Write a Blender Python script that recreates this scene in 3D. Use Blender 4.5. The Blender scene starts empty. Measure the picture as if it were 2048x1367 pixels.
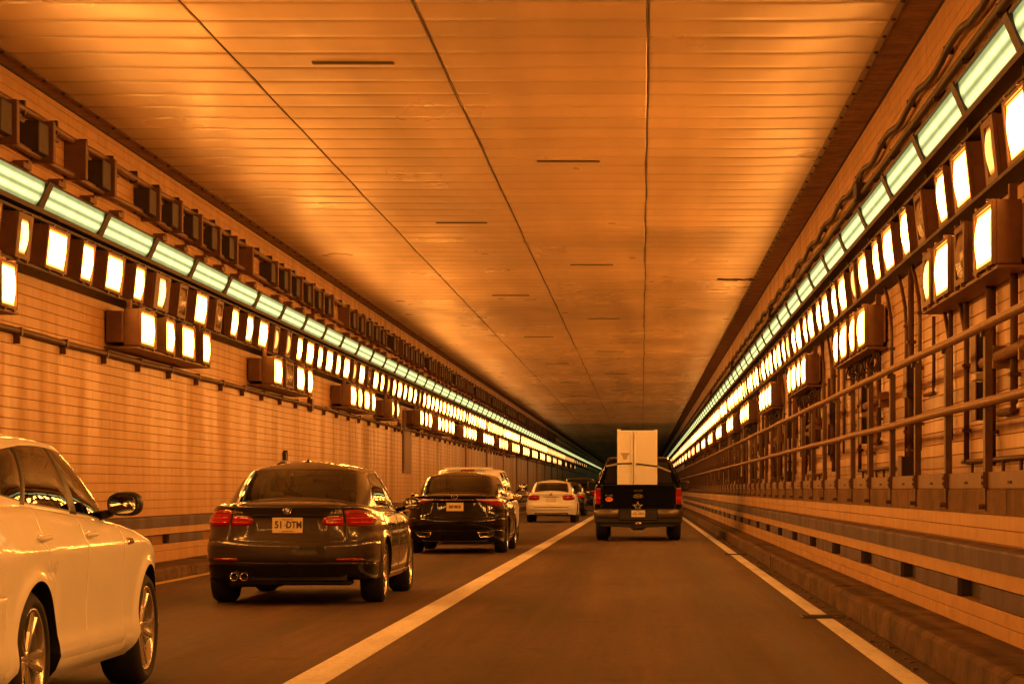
import bpy, bmesh, math, random
import numpy as np
from mathutils import Vector, Matrix

SC = bpy.context.scene
COL = SC.collection
R = random.Random(7)

# ------------------------------------------------------------------ camera
F_PX = 5000.0                       # focal length in photograph pixels (2048 wide)
CAM_Z = 1.17
cam_d = bpy.data.cameras.new('camera')
cam_d.sensor_width = 36.0
cam_d.lens = 36.0 * F_PX / 2048.0
cam_d.shift_x = -260.0 / 2048.0
cam_d.shift_y = 293.5 / 2048.0
cam_d.clip_start = 0.2
cam_d.clip_end = 2000
cam = bpy.data.objects.new('camera', cam_d)
COL.objects.link(cam)
cam.location = (0, 0, CAM_Z)
cam.rotation_euler = (math.radians(90), 0, 0)
SC.camera = cam

# ------------------------------------------------------------------ world: closed tunnel, no daylight reaches it
W = bpy.data.worlds.new('World')
SC.world = W
W.use_nodes = True
bgn = W.node_tree.nodes['Background']
bgn.inputs[0].default_value = (0.9, 0.35, 0.06, 1)
bgn.inputs[1].default_value = 0.02

SC.view_settings.view_transform = 'Standard'
SC.view_settings.look = 'None'
SC.view_settings.exposure = 0.0
SC.view_settings.gamma = 1.0
SC.view_settings.use_curve_mapping = False
SC.render.engine = 'CYCLES'
cy = SC.cycles
cy.use_denoising = True
cy.max_bounces = 10
cy.diffuse_bounces = 5
cy.glossy_bounces = 4
cy.transmission_bounces = 6
cy.transparent_max_bounces = 12
cy.caustics_reflective = False
cy.caustics_refractive = False
cy.sample_clamp_indirect = 6.0
cy.use_light_tree = True

SODIUM = (1.0, 0.33, 0.045)         # colour of the orange lamps
SODIUM_S = 62.0                     # their strength
FLUO = (1.0, 1.0, 0.36)            # colour of the greenish tubes
FLUO_S = 0.92

# ------------------------------------------------------------------ materials
def new_mat(name):
    m = bpy.data.materials.new(name)
    m.use_nodes = True
    nt = m.node_tree
    return m, nt, nt.nodes['Principled BSDF']

def L(nt, a, b): nt.links.new(a, b)

def simple(name, col, rough=0.5, metal=0.0, coat=0.0, spec=0.5, vary=0.0, scale=6.0, bump=0.0, bscale=60.0, emit=None, es=0.0):
    m, nt, b = new_mat(name)
    b.inputs['Base Color'].default_value = (*col, 1)
    b.inputs['Roughness'].default_value = rough
    b.inputs['Metallic'].default_value = metal
    b.inputs['Coat Weight'].default_value = coat
    b.inputs['Coat Roughness'].default_value = 0.03
    b.inputs['Specular IOR Level'].default_value = spec
    if emit:
        b.inputs['Emission Color'].default_value = (*emit, 1)
        b.inputs['Emission Strength'].default_value = es
    if vary or bump:
        tc = nt.nodes.new('ShaderNodeTexCoord')
    if vary:
        n = nt.nodes.new('ShaderNodeTexNoise'); n.inputs['Scale'].default_value = scale
        n.inputs['Detail'].default_value = 6; n.inputs['Roughness'].default_value = 0.65
        L(nt, tc.outputs['Object'], n.inputs['Vector'])
        r = nt.nodes.new('ShaderNodeMapRange')
        r.inputs['From Min'].default_value = 0.3; r.inputs['From Max'].default_value = 0.7
        r.inputs['To Min'].default_value = 1 - vary; r.inputs['To Max'].default_value = 1 + vary
        L(nt, n.outputs['Fac'], r.inputs['Value'])
        mx = nt.nodes.new('ShaderNodeVectorMath'); mx.operation = 'SCALE'
        mx.inputs[0].default_value = col
        L(nt, r.outputs[0], mx.inputs['Scale']); L(nt, mx.outputs[0], b.inputs['Base Color'])
    if bump:
        n2 = nt.nodes.new('ShaderNodeTexNoise'); n2.inputs['Scale'].default_value = bscale
        n2.inputs['Detail'].default_value = 3
        L(nt, tc.outputs['Object'], n2.inputs['Vector'])
        bp = nt.nodes.new('ShaderNodeBump'); bp.inputs['Strength'].default_value = bump
        bp.inputs['Distance'].default_value = 0.01
        L(nt, n2.outputs['Fac'], bp.inputs['Height']); L(nt, bp.outputs[0], b.inputs['Normal'])
    return m

def math_node(nt, op, a, b=None, c=None):
    n = nt.nodes.new('ShaderNodeMath'); n.operation = op
    for k, v in enumerate((a, b, c)):
        if v is None: continue
        if isinstance(v, (int, float)): n.inputs[k].default_value = v
        else: L(nt, v, n.inputs[k])
    return n.outputs[0]

def noise(nt, vec, scale, detail=5, rough=0.6):
    n = nt.nodes.new('ShaderNodeTexNoise')
    n.inputs['Scale'].default_value = scale; n.inputs['Detail'].default_value = detail
    n.inputs['Roughness'].default_value = rough
    L(nt, vec, n.inputs['Vector'])
    return n.outputs['Fac']

def mapv(nt, vec, scale):
    n = nt.nodes.new('ShaderNodeMapping'); n.inputs['Scale'].default_value = scale
    L(nt, vec, n.inputs['Vector'])
    return n.outputs[0]

def ramp(nt, fac, a, b, c0, c1):
    n = nt.nodes.new('ShaderNodeMapRange')
    n.inputs['From Min'].default_value = a; n.inputs['From Max'].default_value = b
    n.inputs['To Min'].default_value = c0; n.inputs['To Max'].default_value = c1
    L(nt, fac, n.inputs['Value'])
    return n.outputs[0]

def tinted(nt, fac, col, b):
    mx = nt.nodes.new('ShaderNodeVectorMath'); mx.operation = 'SCALE'
    mx.inputs[0].default_value = col
    L(nt, fac, mx.inputs['Scale']); L(nt, mx.outputs[0], b.inputs['Base Color'])

def tile_mat(name, col, pitch=0.108, rough=0.32, stain=0.35):
    """glazed wall tile: vertical joints every pitch metres, soot streaks running down"""
    m, nt, b = new_mat(name)
    geo = nt.nodes.new('ShaderNodeNewGeometry'); pos = geo.outputs['Position']
    sx = nt.nodes.new('ShaderNodeSeparateXYZ'); L(nt, pos, sx.inputs[0])
    fr = math_node(nt, 'FRACT', math_node(nt, 'DIVIDE', sx.outputs['Y'], pitch))
    d = math_node(nt, 'ABSOLUTE', math_node(nt, 'SUBTRACT', fr, 0.5))
    joint = ramp(nt, d, 0.455, 0.49, 1.0, 0.0)          # 1 on the tile, 0 in the joint
    big = noise(nt, mapv(nt, pos, (1, 0.9, 0.10)), 1.6, 6, 0.62)
    fine = noise(nt, mapv(nt, pos, (1, 7.0, 0.25)), 1.2, 5, 0.7)
    cellv = nt.nodes.new('ShaderNodeTexWhiteNoise'); cellv.noise_dimensions = '2D'
    cx = nt.nodes.new('ShaderNodeCombineXYZ')
    L(nt, math_node(nt, 'FLOOR', math_node(nt, 'DIVIDE', sx.outputs['Y'], pitch)), cx.inputs[0])
    L(nt, math_node(nt, 'FLOOR', math_node(nt, 'DIVIDE', math_node(nt, 'SUBTRACT', sx.outputs['Z'], 0.0987), 0.1145)), cx.inputs[1])
    L(nt, cx.outputs[0], cellv.inputs['Vector'])
    per = ramp(nt, cellv.outputs['Value'], 0, 1, 0.93, 1.05)
    s1 = ramp(nt, big, 0.35, 0.62, 1 - stain, 1.04)
    wgt = ramp(nt, sx.outputs['Y'], 42, 62, 0.35, 1.0)                 # the wall is dirtier deeper in the tunnel
    s2 = ramp(nt, fine, 0.30, 0.60, 0.90, 1.03)
    f = math_node(nt, 'MULTIPLY', s1, s2)
    f = math_node(nt, 'ADD', 1.0, math_node(nt, 'MULTIPLY', math_node(nt, 'SUBTRACT', f, 1.0), wgt))
    f = math_node(nt, 'MULTIPLY', f, per)
    f = math_node(nt, 'MULTIPLY', f, ramp(nt, joint, 0, 1, 0.90, 1.0))
    tinted(nt, f, col, b)
    L(nt, ramp(nt, big, 0.35, 0.6, rough + 0.25, rough), b.inputs['Roughness'])
    bp = nt.nodes.new('ShaderNodeBump'); bp.inputs['Strength'].default_value = 0.6; bp.inputs['Distance'].default_value = 0.004
    hh = math_node(nt, 'ADD', joint, math_node(nt, 'MULTIPLY', cellv.outputs['Value'], 0.25))
    L(nt, hh, bp.inputs['Height']); L(nt, bp.outputs[0], b.inputs['Normal'])
    return m

def asphalt_mat():
    m, nt, b = new_mat('asphalt')
    geo = nt.nodes.new('ShaderNodeNewGeometry'); pos = geo.outputs['Position']
    fine = noise(nt, pos, 55, 4, 0.7)
    grain = noise(nt, mapv(nt, pos, (1, 0.3, 1)), 14, 5, 0.7)
    streak = noise(nt, mapv(nt, pos, (1, 0.035, 1)), 2.6, 5, 0.6)
    patch = noise(nt, mapv(nt, pos, (1, 0.25, 1)), 0.55, 4, 0.6)
    f = math_node(nt, 'MULTIPLY', ramp(nt, fine, 0.3, 0.7, 0.72, 1.28), ramp(nt, streak, 0.3, 0.7, 0.62, 1.28))
    f = math_node(nt, 'MULTIPLY', f, ramp(nt, patch, 0.35, 0.65, 0.78, 1.2))
    f = math_node(nt, 'MULTIPLY', f, ramp(nt, grain, 0.3, 0.7, 0.82, 1.15))
    sx = nt.nodes.new('ShaderNodeSeparateXYZ'); L(nt, pos, sx.inputs[0])
    wob = math_node(nt, 'MULTIPLY', math_node(nt, 'SUBTRACT', noise(nt, mapv(nt, pos, (0.2, 0.03, 1)), 1.0, 3), 0.5), 0.5)
    longi = noise(nt, mapv(nt, pos, (1, 0.02, 1)), 9.0, 5, 0.75)
    f = math_node(nt, 'MULTIPLY', f, ramp(nt, longi, 0.3, 0.7, 0.78, 1.2))
    tr = 1.0
    for xc in (-4.75, -3.05, -1.0, 0.75):                           # darker rubbered wheel tracks, oil down each lane
        dd = math_node(nt, 'ABSOLUTE', math_node(nt, 'SUBTRACT', math_node(nt, 'ADD', sx.outputs['X'], wob), xc))
        tr = math_node(nt, 'MULTIPLY', tr, ramp(nt, dd, 0.1, 0.45, 0.72, 1.0))
    f = math_node(nt, 'MULTIPLY', f, tr)
    spots = noise(nt, mapv(nt, pos, (1, 0.6, 1)), 1.7, 2, 0.4)
    f = math_node(nt, 'MULTIPLY', f, ramp(nt, spots, 0.66, 0.72, 1.0, 0.72))
    agg = noise(nt, pos, 130, 2, 0.5)
    f = math_node(nt, 'MULTIPLY', f, ramp(nt, agg, 0.58, 0.75, 1.0, 1.7))
    tinted(nt, f, (0.092, 0.054, 0.028), b)
    L(nt, ramp(nt, streak, 0.3, 0.7, 0.66, 0.85), b.inputs['Roughness'])
    b.inputs['Specular IOR Level'].default_value = 0.35
    bp = nt.nodes.new('ShaderNodeBump'); bp.inputs['Strength'].default_value = 0.5; bp.inputs['Distance'].default_value = 0.006
    L(nt, fine, bp.inputs['Height']); L(nt, bp.outputs[0], b.inputs['Normal'])
    return m

def line_mat(name, col):
    m, nt, b = new_mat(name)
    geo = nt.nodes.new('ShaderNodeNewGeometry'); pos = geo.outputs['Position']
    w = noise(nt, pos, 16, 6, 0.75); w2 = noise(nt, mapv(nt, pos, (1, 0.15, 1)), 3.0, 4, 0.6)
    w3 = noise(nt, mapv(nt, pos, (4, 1.0, 1)), 5.0, 6, 0.8)
    f = math_node(nt, 'MULTIPLY', ramp(nt, w, 0.30, 0.5, 0.5, 1.0), ramp(nt, w2, 0.3, 0.65, 0.74, 1.04))
    f = math_node(nt, 'MULTIPLY', f, ramp(nt, w3, 0.32, 0.42, 0.45, 1.0))
    tinted(nt, f, col, b)
    b.inputs['Roughness'].default_value = 0.6
    return m

def concrete_mat(name, col, stain=0.5):
    m, nt, b = new_mat(name)
    geo = nt.nodes.new('ShaderNodeNewGeometry'); pos = geo.outputs['Position']
    a = noise(nt, mapv(nt, pos, (1, 0.5, 1.3)), 3.2, 8, 0.7)
    c = noise(nt, pos, 28, 5, 0.7)
    s = noise(nt, mapv(nt, pos, (1, 2.4, 0.7)), 1.5, 6, 0.75)
    f = math_node(nt, 'MULTIPLY', ramp(nt, a, 0.36, 0.64, 1 - stain, 1.25), ramp(nt, c, 0.3, 0.7, 0.82, 1.15))
    f = math_node(nt, 'MULTIPLY', f, ramp(nt, s, 0.38, 0.58, 0.62, 1.15))
    tinted(nt, f, col, b)
    b.inputs['Roughness'].default_value = 0.8
    bp = nt.nodes.new('ShaderNodeBump'); bp.inputs['Strength'].default_value = 0.5; bp.inputs['Distance'].default_value = 0.01
    L(nt, c, bp.inputs['Height']); L(nt, bp.outputs[0], b.inputs['Normal'])
    return m

def ceiling_mat():
    m, nt, b = new_mat('enamelled ceiling panel')
    geo = nt.nodes.new('ShaderNodeNewGeometry'); pos = geo.outputs['Position']
    oi = nt.nodes.new('ShaderNodeObjectInfo')
    st = noise(nt, mapv(nt, pos, (1.0, 0.05, 1)), 0.9, 4, 0.55)       # soot running along the tunnel
    sm = noise(nt, mapv(nt, pos, (0.9, 0.45, 1)), 0.8, 3, 0.5)
    f = math_node(nt, 'MULTIPLY', ramp(nt, st, 0.34, 0.64, 0.76, 1.03), ramp(nt, sm, 0.3, 0.65, 0.92, 1.03))
    sy = nt.nodes.new('ShaderNodeSeparateXYZ'); L(nt, pos, sy.inputs[0])
    fr = math_node(nt, 'FRACT', math_node(nt, 'DIVIDE', math_node(nt, 'ADD', sy.outputs['Y'], 99.22 - 13.204 + 0.902 * 8), 0.902))
    dj = math_node(nt, 'ABSOLUTE', math_node(nt, 'SUBTRACT', fr, 0.5))
    js = math_node(nt, 'MULTIPLY', ramp(nt, dj, 0.33, 0.47, 0.0, 1.0), ramp(nt, sm, 0.3, 0.7, 0.20, 0.06))   # soot gathered along the joints
    f = math_node(nt, 'MULTIPLY', f, math_node(nt, 'SUBTRACT', 1.0, js))
    f = math_node(nt, 'MULTIPLY', f, ramp(nt, oi.outputs['Random'], 0, 1, 0.90, 1.05))
    tinted(nt, f, (0.68, 0.49, 0.29), b)
    L(nt, ramp(nt, sm, 0.35, 0.66, 0.38, 0.27), b.inputs['Roughness'])
    b.inputs['Specular IOR Level'].default_value = 0.55
    w = noise(nt, mapv(nt, pos, (1.2, 1.2, 1)), 1.3, 1, 0.4)
    bp = nt.nodes.new('ShaderNodeBump'); bp.inputs['Strength'].default_value = 0.8; bp.inputs['Distance'].default_value = 0.004
    L(nt, w, bp.inputs['Height']); L(nt, bp.outputs[0], b.inputs['Normal'])
    return m

def lamp_mat(name, col, strength):
    m = bpy.data.materials.new(name); m.use_nodes = True
    nt = m.node_tree; nt.nodes.clear()
    e = nt.nodes.new('ShaderNodeEmission'); o = nt.nodes.new('ShaderNodeOutputMaterial')
    e.inputs[0].default_value = (*col, 1); e.inputs[1].default_value = strength
    L(nt, e.outputs[0], o.inputs[0])
    return m

def lens_mat(name, col, rim, strength, rim_s):
    """prismatic lamp glass: hot in the middle, falling to a warm rim inside the frame"""
    m = lamp_mat(name, col, strength); nt = m.node_tree
    e = [n for n in nt.nodes if n.type == 'EMISSION'][0]
    tc = nt.nodes.new('ShaderNodeTexCoord'); sx = nt.nodes.new('ShaderNodeSeparateXYZ'); L(nt, tc.outputs['Generated'], sx.inputs[0])
    oi = nt.nodes.new('ShaderNodeObjectInfo')
    a = math_node(nt, 'MULTIPLY', math_node(nt, 'ABSOLUTE', math_node(nt, 'SUBTRACT', sx.outputs['Y'], 0.5)), 2.0)
    b = math_node(nt, 'MULTIPLY', math_node(nt, 'ABSOLUTE', math_node(nt, 'SUBTRACT', sx.outputs['Z'], 0.5)), 2.0)
    d = math_node(nt, 'MAXIMUM', a, b)
    f = ramp(nt, d, 0.74, 0.98, 1.0, 0.0); f = math_node(nt, 'POWER', f, 1.6)
    mx = nt.nodes.new('ShaderNodeMix'); mx.data_type = 'RGBA'
    L(nt, f, mx.inputs[0]); mx.inputs[6].default_value = (*rim, 1); mx.inputs[7].default_value = (*col, 1)
    L(nt, mx.outputs[2], e.inputs[0])
    s = math_node(nt, 'ADD', math_node(nt, 'MULTIPLY', f, strength), rim_s)
    L(nt, math_node(nt, 'MULTIPLY', s, ramp(nt, oi.outputs['Random'], 0, 1, 0.72, 1.2)), e.inputs[1])
    return m

def tube_mat():
    """diffuser of the fluorescent fixture: two tubes glow brighter through it"""
    m = lamp_mat('fluorescent diffuser', FLUO, FLUO_S)
    nt = m.node_tree
    e = [n for n in nt.nodes if n.type == 'EMISSION'][0]
    tc = nt.nodes.new('ShaderNodeTexCoord')
    sx = nt.nodes.new('ShaderNodeSeparateXYZ'); L(nt, tc.outputs['Object'], sx.inputs[0])
    z = math_node(nt, 'ABSOLUTE', sx.outputs['Z'])                   # distance from the middle line of the lens
    d = math_node(nt, 'ABSOLUTE', math_node(nt, 'SUBTRACT', z, 0.055))
    g = ramp(nt, d, 0.0, 0.05, 1.0, 0.0)
    y = math_node(nt, 'ABSOLUTE', sx.outputs['Y'])
    endf = ramp(nt, y, 1.25, 1.42, 1.0, 0.45)
    n = noise(nt, mapv(nt, tc.outputs['Object'], (1, 1.2, 1)), 2.0, 3)
    s = math_node(nt, 'MULTIPLY', math_node(nt, 'ADD', math_node(nt, 'MULTIPLY', g, 1.5), 0.50), ramp(nt, n, 0.3, 0.7, 0.85, 1.1))
    s = math_node(nt, 'MULTIPLY', s, endf)
    L(nt, math_node(nt, 'MULTIPLY', s, FLUO_S), e.inputs[1])
    return m

def glass_mat(name, tint=(0.25, 0.25, 0.22), rough=0.02):
    m, nt, b = new_mat(name)
    b.inputs['Base Color'].default_value = (0.01, 0.01, 0.01, 1)
    b.inputs['Roughness'].default_value = rough
    b.inputs['Specular IOR Level'].default_value = 0.6
    t = nt.nodes.new('ShaderNodeBsdfTransparent'); t.inputs[0].default_value = (*tint, 1)
    g = nt.nodes.new('ShaderNodeBsdfGlossy'); g.inputs['Roughness'].default_value = rough
    g.inputs[0].default_value = (1, 1, 1, 1)
    fr = nt.nodes.new('ShaderNodeFresnel'); fr.inputs['IOR'].default_value = 1.5
    mx = nt.nodes.new('ShaderNodeMixShader')
    out = nt.nodes['Material Output']
    L(nt, fr.outputs[0], mx.inputs[0]); L(nt, t.outputs[0], mx.inputs[1]); L(nt, g.outputs[0], mx.inputs[2])
    L(nt, mx.outputs[0], out.inputs[0])
    return m

def paint(name, col, rough=0.3, metal=0.0):
    m, nt, b = new_mat(name)
    pale = max(col) > .5
    tc = nt.nodes.new('ShaderNodeTexCoord')
    dirt = noise(nt, tc.outputs['Object'], 2.6, 7, 0.7)
    sz = nt.nodes.new('ShaderNodeSeparateXYZ'); L(nt, tc.outputs['Object'], sz.inputs[0])
    low = ramp(nt, sz.outputs['Z'], 0.15, 0.6, 1.0, 0.0)             # road film low on the sills
    f = math_node(nt, 'MULTIPLY', ramp(nt, dirt, 0.3, 0.7, 0.95, 1.03),
                  math_node(nt, 'SUBTRACT', 1.0, math_node(nt, 'MULTIPLY', low, 0.12)))
    tinted(nt, f, col, b)
    b.inputs['Metallic'].default_value = metal
    b.inputs['Roughness'].default_value = rough
    b.inputs['Coat Weight'].default_value = 0.6 if pale else 1.0
    if pale: b.inputs['Specular IOR Level'].default_value = 0.2
    if max(col) < 0.02: b.inputs['Specular IOR Level'].default_value = 0.05
    L(nt, ramp(nt, dirt, 0.3, 0.7, 0.02, 0.07), b.inputs['Coat Roughness'])
    return m

M = {}
M['tile'] = tile_mat('cream wall tile', (0.63, 0.39, 0.19))
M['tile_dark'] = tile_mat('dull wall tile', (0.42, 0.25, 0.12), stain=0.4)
M['tile_blue'] = tile_mat('slate blue tile', (0.092, 0.064, 0.100), stain=0.2, rough=0.5)
M['tile_white'] = tile_mat('white kerb wall tile', (0.64, 0.41, 0.21), stain=0.25)
M['grout'] = simple('dirty grout', (0.34, 0.19, 0.085), 0.9)
M['asphalt'] = asphalt_mat()
M['white_line'] = line_mat('white road paint', (0.80, 0.80, 0.78))
M['yellow_line'] = line_mat('yellow road paint', (0.62, 0.46, 0.16))
M['curb'] = concrete_mat('stained curb concrete', (0.135, 0.076, 0.038), 0.65)
M['slab'] = concrete_mat('brown slab concrete', (0.16, 0.088, 0.042), 0.25)
M['gutter'] = concrete_mat('gutter dirt', (0.075, 0.045, 0.026), 0.35)
M['ceiling'] = ceiling_mat()
M['soffit'] = concrete_mat('sooty soffit', (0.25, 0.135, 0.065), 0.25)
M['seam'] = simple('dark seam', (0.05, 0.035, 0.025), 0.8)
M['brown_metal'] = simple('brown painted metal', (0.17, 0.088, 0.045), 0.5, vary=0.25, scale=5, bump=0.1)
M['dark_metal'] = simple('dark metal', (0.04, 0.028, 0.02), 0.55, vary=0.3, scale=8)
M['rail'] = simple('galvanised rail', (0.27, 0.155, 0.082), 0.45, metal=0.2, vary=0.25, scale=7)
M['post'] = simple('brown post', (0.11, 0.056, 0.030), 0.5, vary=0.25, scale=9)
M['plate_metal'] = simple('brown kick plate', (0.18, 0.095, 0.05), 0.5, vary=0.2, scale=4)
M['conduit'] = simple('conduit', (0.11, 0.056, 0.028), 0.5, vary=0.3, scale=5)
M['enamel'] = simple('pale enamel', (0.55, 0.46, 0.34), 0.4)
M['lamp'] = lens_mat('sodium lamp lens', SODIUM, (1.0, 0.30, 0.03), SODIUM_S, 0.75)
M['lamp_b'] = lens_mat('sodium lamp lens deeper in', (1.0, 0.33, 0.045), (1.0, 0.30, 0.03), 46.0, 0.7)
M['lamp_c'] = lens_mat('sodium lamp lens far in', (1.0, 0.34, 0.055), (1.0, 0.30, 0.03), 30.0, 0.6)
M['lamp_mid'] = lamp_mat('sodium lamp lens distant', (1.0, 0.36, 0.07), 12.0)
M['lamp_plain'] = lamp_mat('sodium lamp lens plain', SODIUM, SODIUM_S * 0.6)
M['lamp_dim'] = lens_mat('weak sodium lamp lens', (1.0, 0.42, 0.08), (1.0, 0.28, 0.03), 2.4, 0.4)
M['lamp_warm'] = lens_mat('ageing sodium lamp lens', (1.0, 0.5, 0.10), (1.0, 0.3, 0.03), 7.0, 0.5)
M['lamp_far'] = lamp_mat('old sodium lens', (1.0, 0.46, 0.11), 3.2)
M['lamp_farther'] = lamp_mat('older sodium lens', (1.0, 0.42, 0.10), 1.4)
M['lamp_off'] = simple('unlit lamp glass', (0.20, 0.13, 0.08), 0.2)
M['fluo'] = tube_mat()
M['rubber'] = simple('tyre rubber', (0.018, 0.017, 0.016), 0.75, bump=0.2)
M['black'] = simple('black plastic', (0.012, 0.012, 0.012), 0.45)
M['trim'] = simple('gloss black trim', (0.012, 0.012, 0.012), 0.15)
M['chrome'] = simple('chrome', (0.75, 0.73, 0.70), 0.08, metal=1.0)
M['alloy'] = simple('alloy wheel', (0.62, 0.60, 0.57), 0.22, metal=0.85, vary=0.1)
M['disc'] = simple('brake disc', (0.20, 0.18, 0.16), 0.4, metal=0.8)
M['red'] = simple('red lamp glass', (0.30, 0.003, 0.004), 0.12, coat=1.0, emit=(1, 0.01, 0.01), es=0.02)
M['red_bright'] = simple('running lamp glass', (0.5, 0.006, 0.008), 0.1, coat=1.0, emit=(1, 0.02, 0.01), es=0.10)
M['red_dark'] = simple('dark red reflector', (0.28, 0.003, 0.004), 0.15, coat=1.0)
M['amber'] = simple('clear lamp glass', (0.55, 0.5, 0.45), 0.1, coat=1.0)
M['mirror'] = simple('mirror glass', (0.8, 0.8, 0.8), 0.03, metal=1.0)
M['plate'] = simple('number plate', (0.70, 0.60, 0.36), 0.45)
M['plate_white'] = simple('white number plate', (0.74, 0.72, 0.66), 0.45)
M['ink'] = simple('plate ink', (0.05, 0.03, 0.04), 0.6)
M['interior'] = simple('car interior', (0.03, 0.026, 0.022), 0.85)
M['seat'] = simple('seat cloth', (0.06, 0.05, 0.04), 0.8)
M['glass'] = glass_mat('window glass', (0.74, 0.74, 0.68))
M['glass_dark'] = glass_mat('privacy glass', (0.09, 0.09, 0.085))
M['white_paint'] = paint('white car paint', (0.88, 0.93, 1.0), 0.45)
M['grey_paint'] = paint('grey metallic paint', (0.038, 0.032, 0.028), 0.30, 0.5)
M['black_paint'] = paint('black car paint', (0.003, 0.003, 0.003), 0.25)
M['dark_paint'] = paint('dark car paint', (0.016, 0.014, 0.014), 0.3)
M['fridge'] = simple('white fridge enamel', (0.86, 0.90, 0.95), 0.35, vary=0.02)
M['fridge_grey'] = simple('grey fridge plastic', (0.42, 0.40, 0.37), 0.5)
M['strap'] = simple('webbing strap', (0.05, 0.04, 0.035), 0.8)
M['strap_pale'] = simple('pale webbing strap', (0.30, 0.26, 0.2), 0.8)
M['orange_sticker'] = simple('orange sticker', (0.75, 0.22, 0.10), 0.5)
M['silver'] = simple('silver badge', (0.60, 0.55, 0.48), 0.25, metal=0.7)
M['skin'] = simple('skin', (0.35, 0.2, 0.13), 0.6)
M['hair'] = simple('dark hair', (0.02, 0.015, 0.012), 0.7)
M['shirt'] = simple('dark shirt', (0.05, 0.05, 0.06), 0.85)

# ------------------------------------------------------------------ helpers
def tag(o, label=None, cat=None, group=None, kind=None):
    if label: o['label'] = label
    if cat: o['category'] = cat
    if group: o['group'] = group
    if kind: o['kind'] = kind
    return o

def empty(name, loc=(0, 0, 0), parent=None, **kw):
    o = bpy.data.objects.new(name, None); COL.objects.link(o)
    o.location = loc; o.parent = parent; o.empty_display_size = 0.2
    return tag(o, **kw)

def link(name, me, parent=None, loc=(0, 0, 0), rot=(0, 0, 0), **kw):
    o = bpy.data.objects.new(name, me); COL.objects.link(o)
    o.parent = parent; o.location = loc; o.rotation_euler = rot
    return tag(o, **kw)

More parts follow.
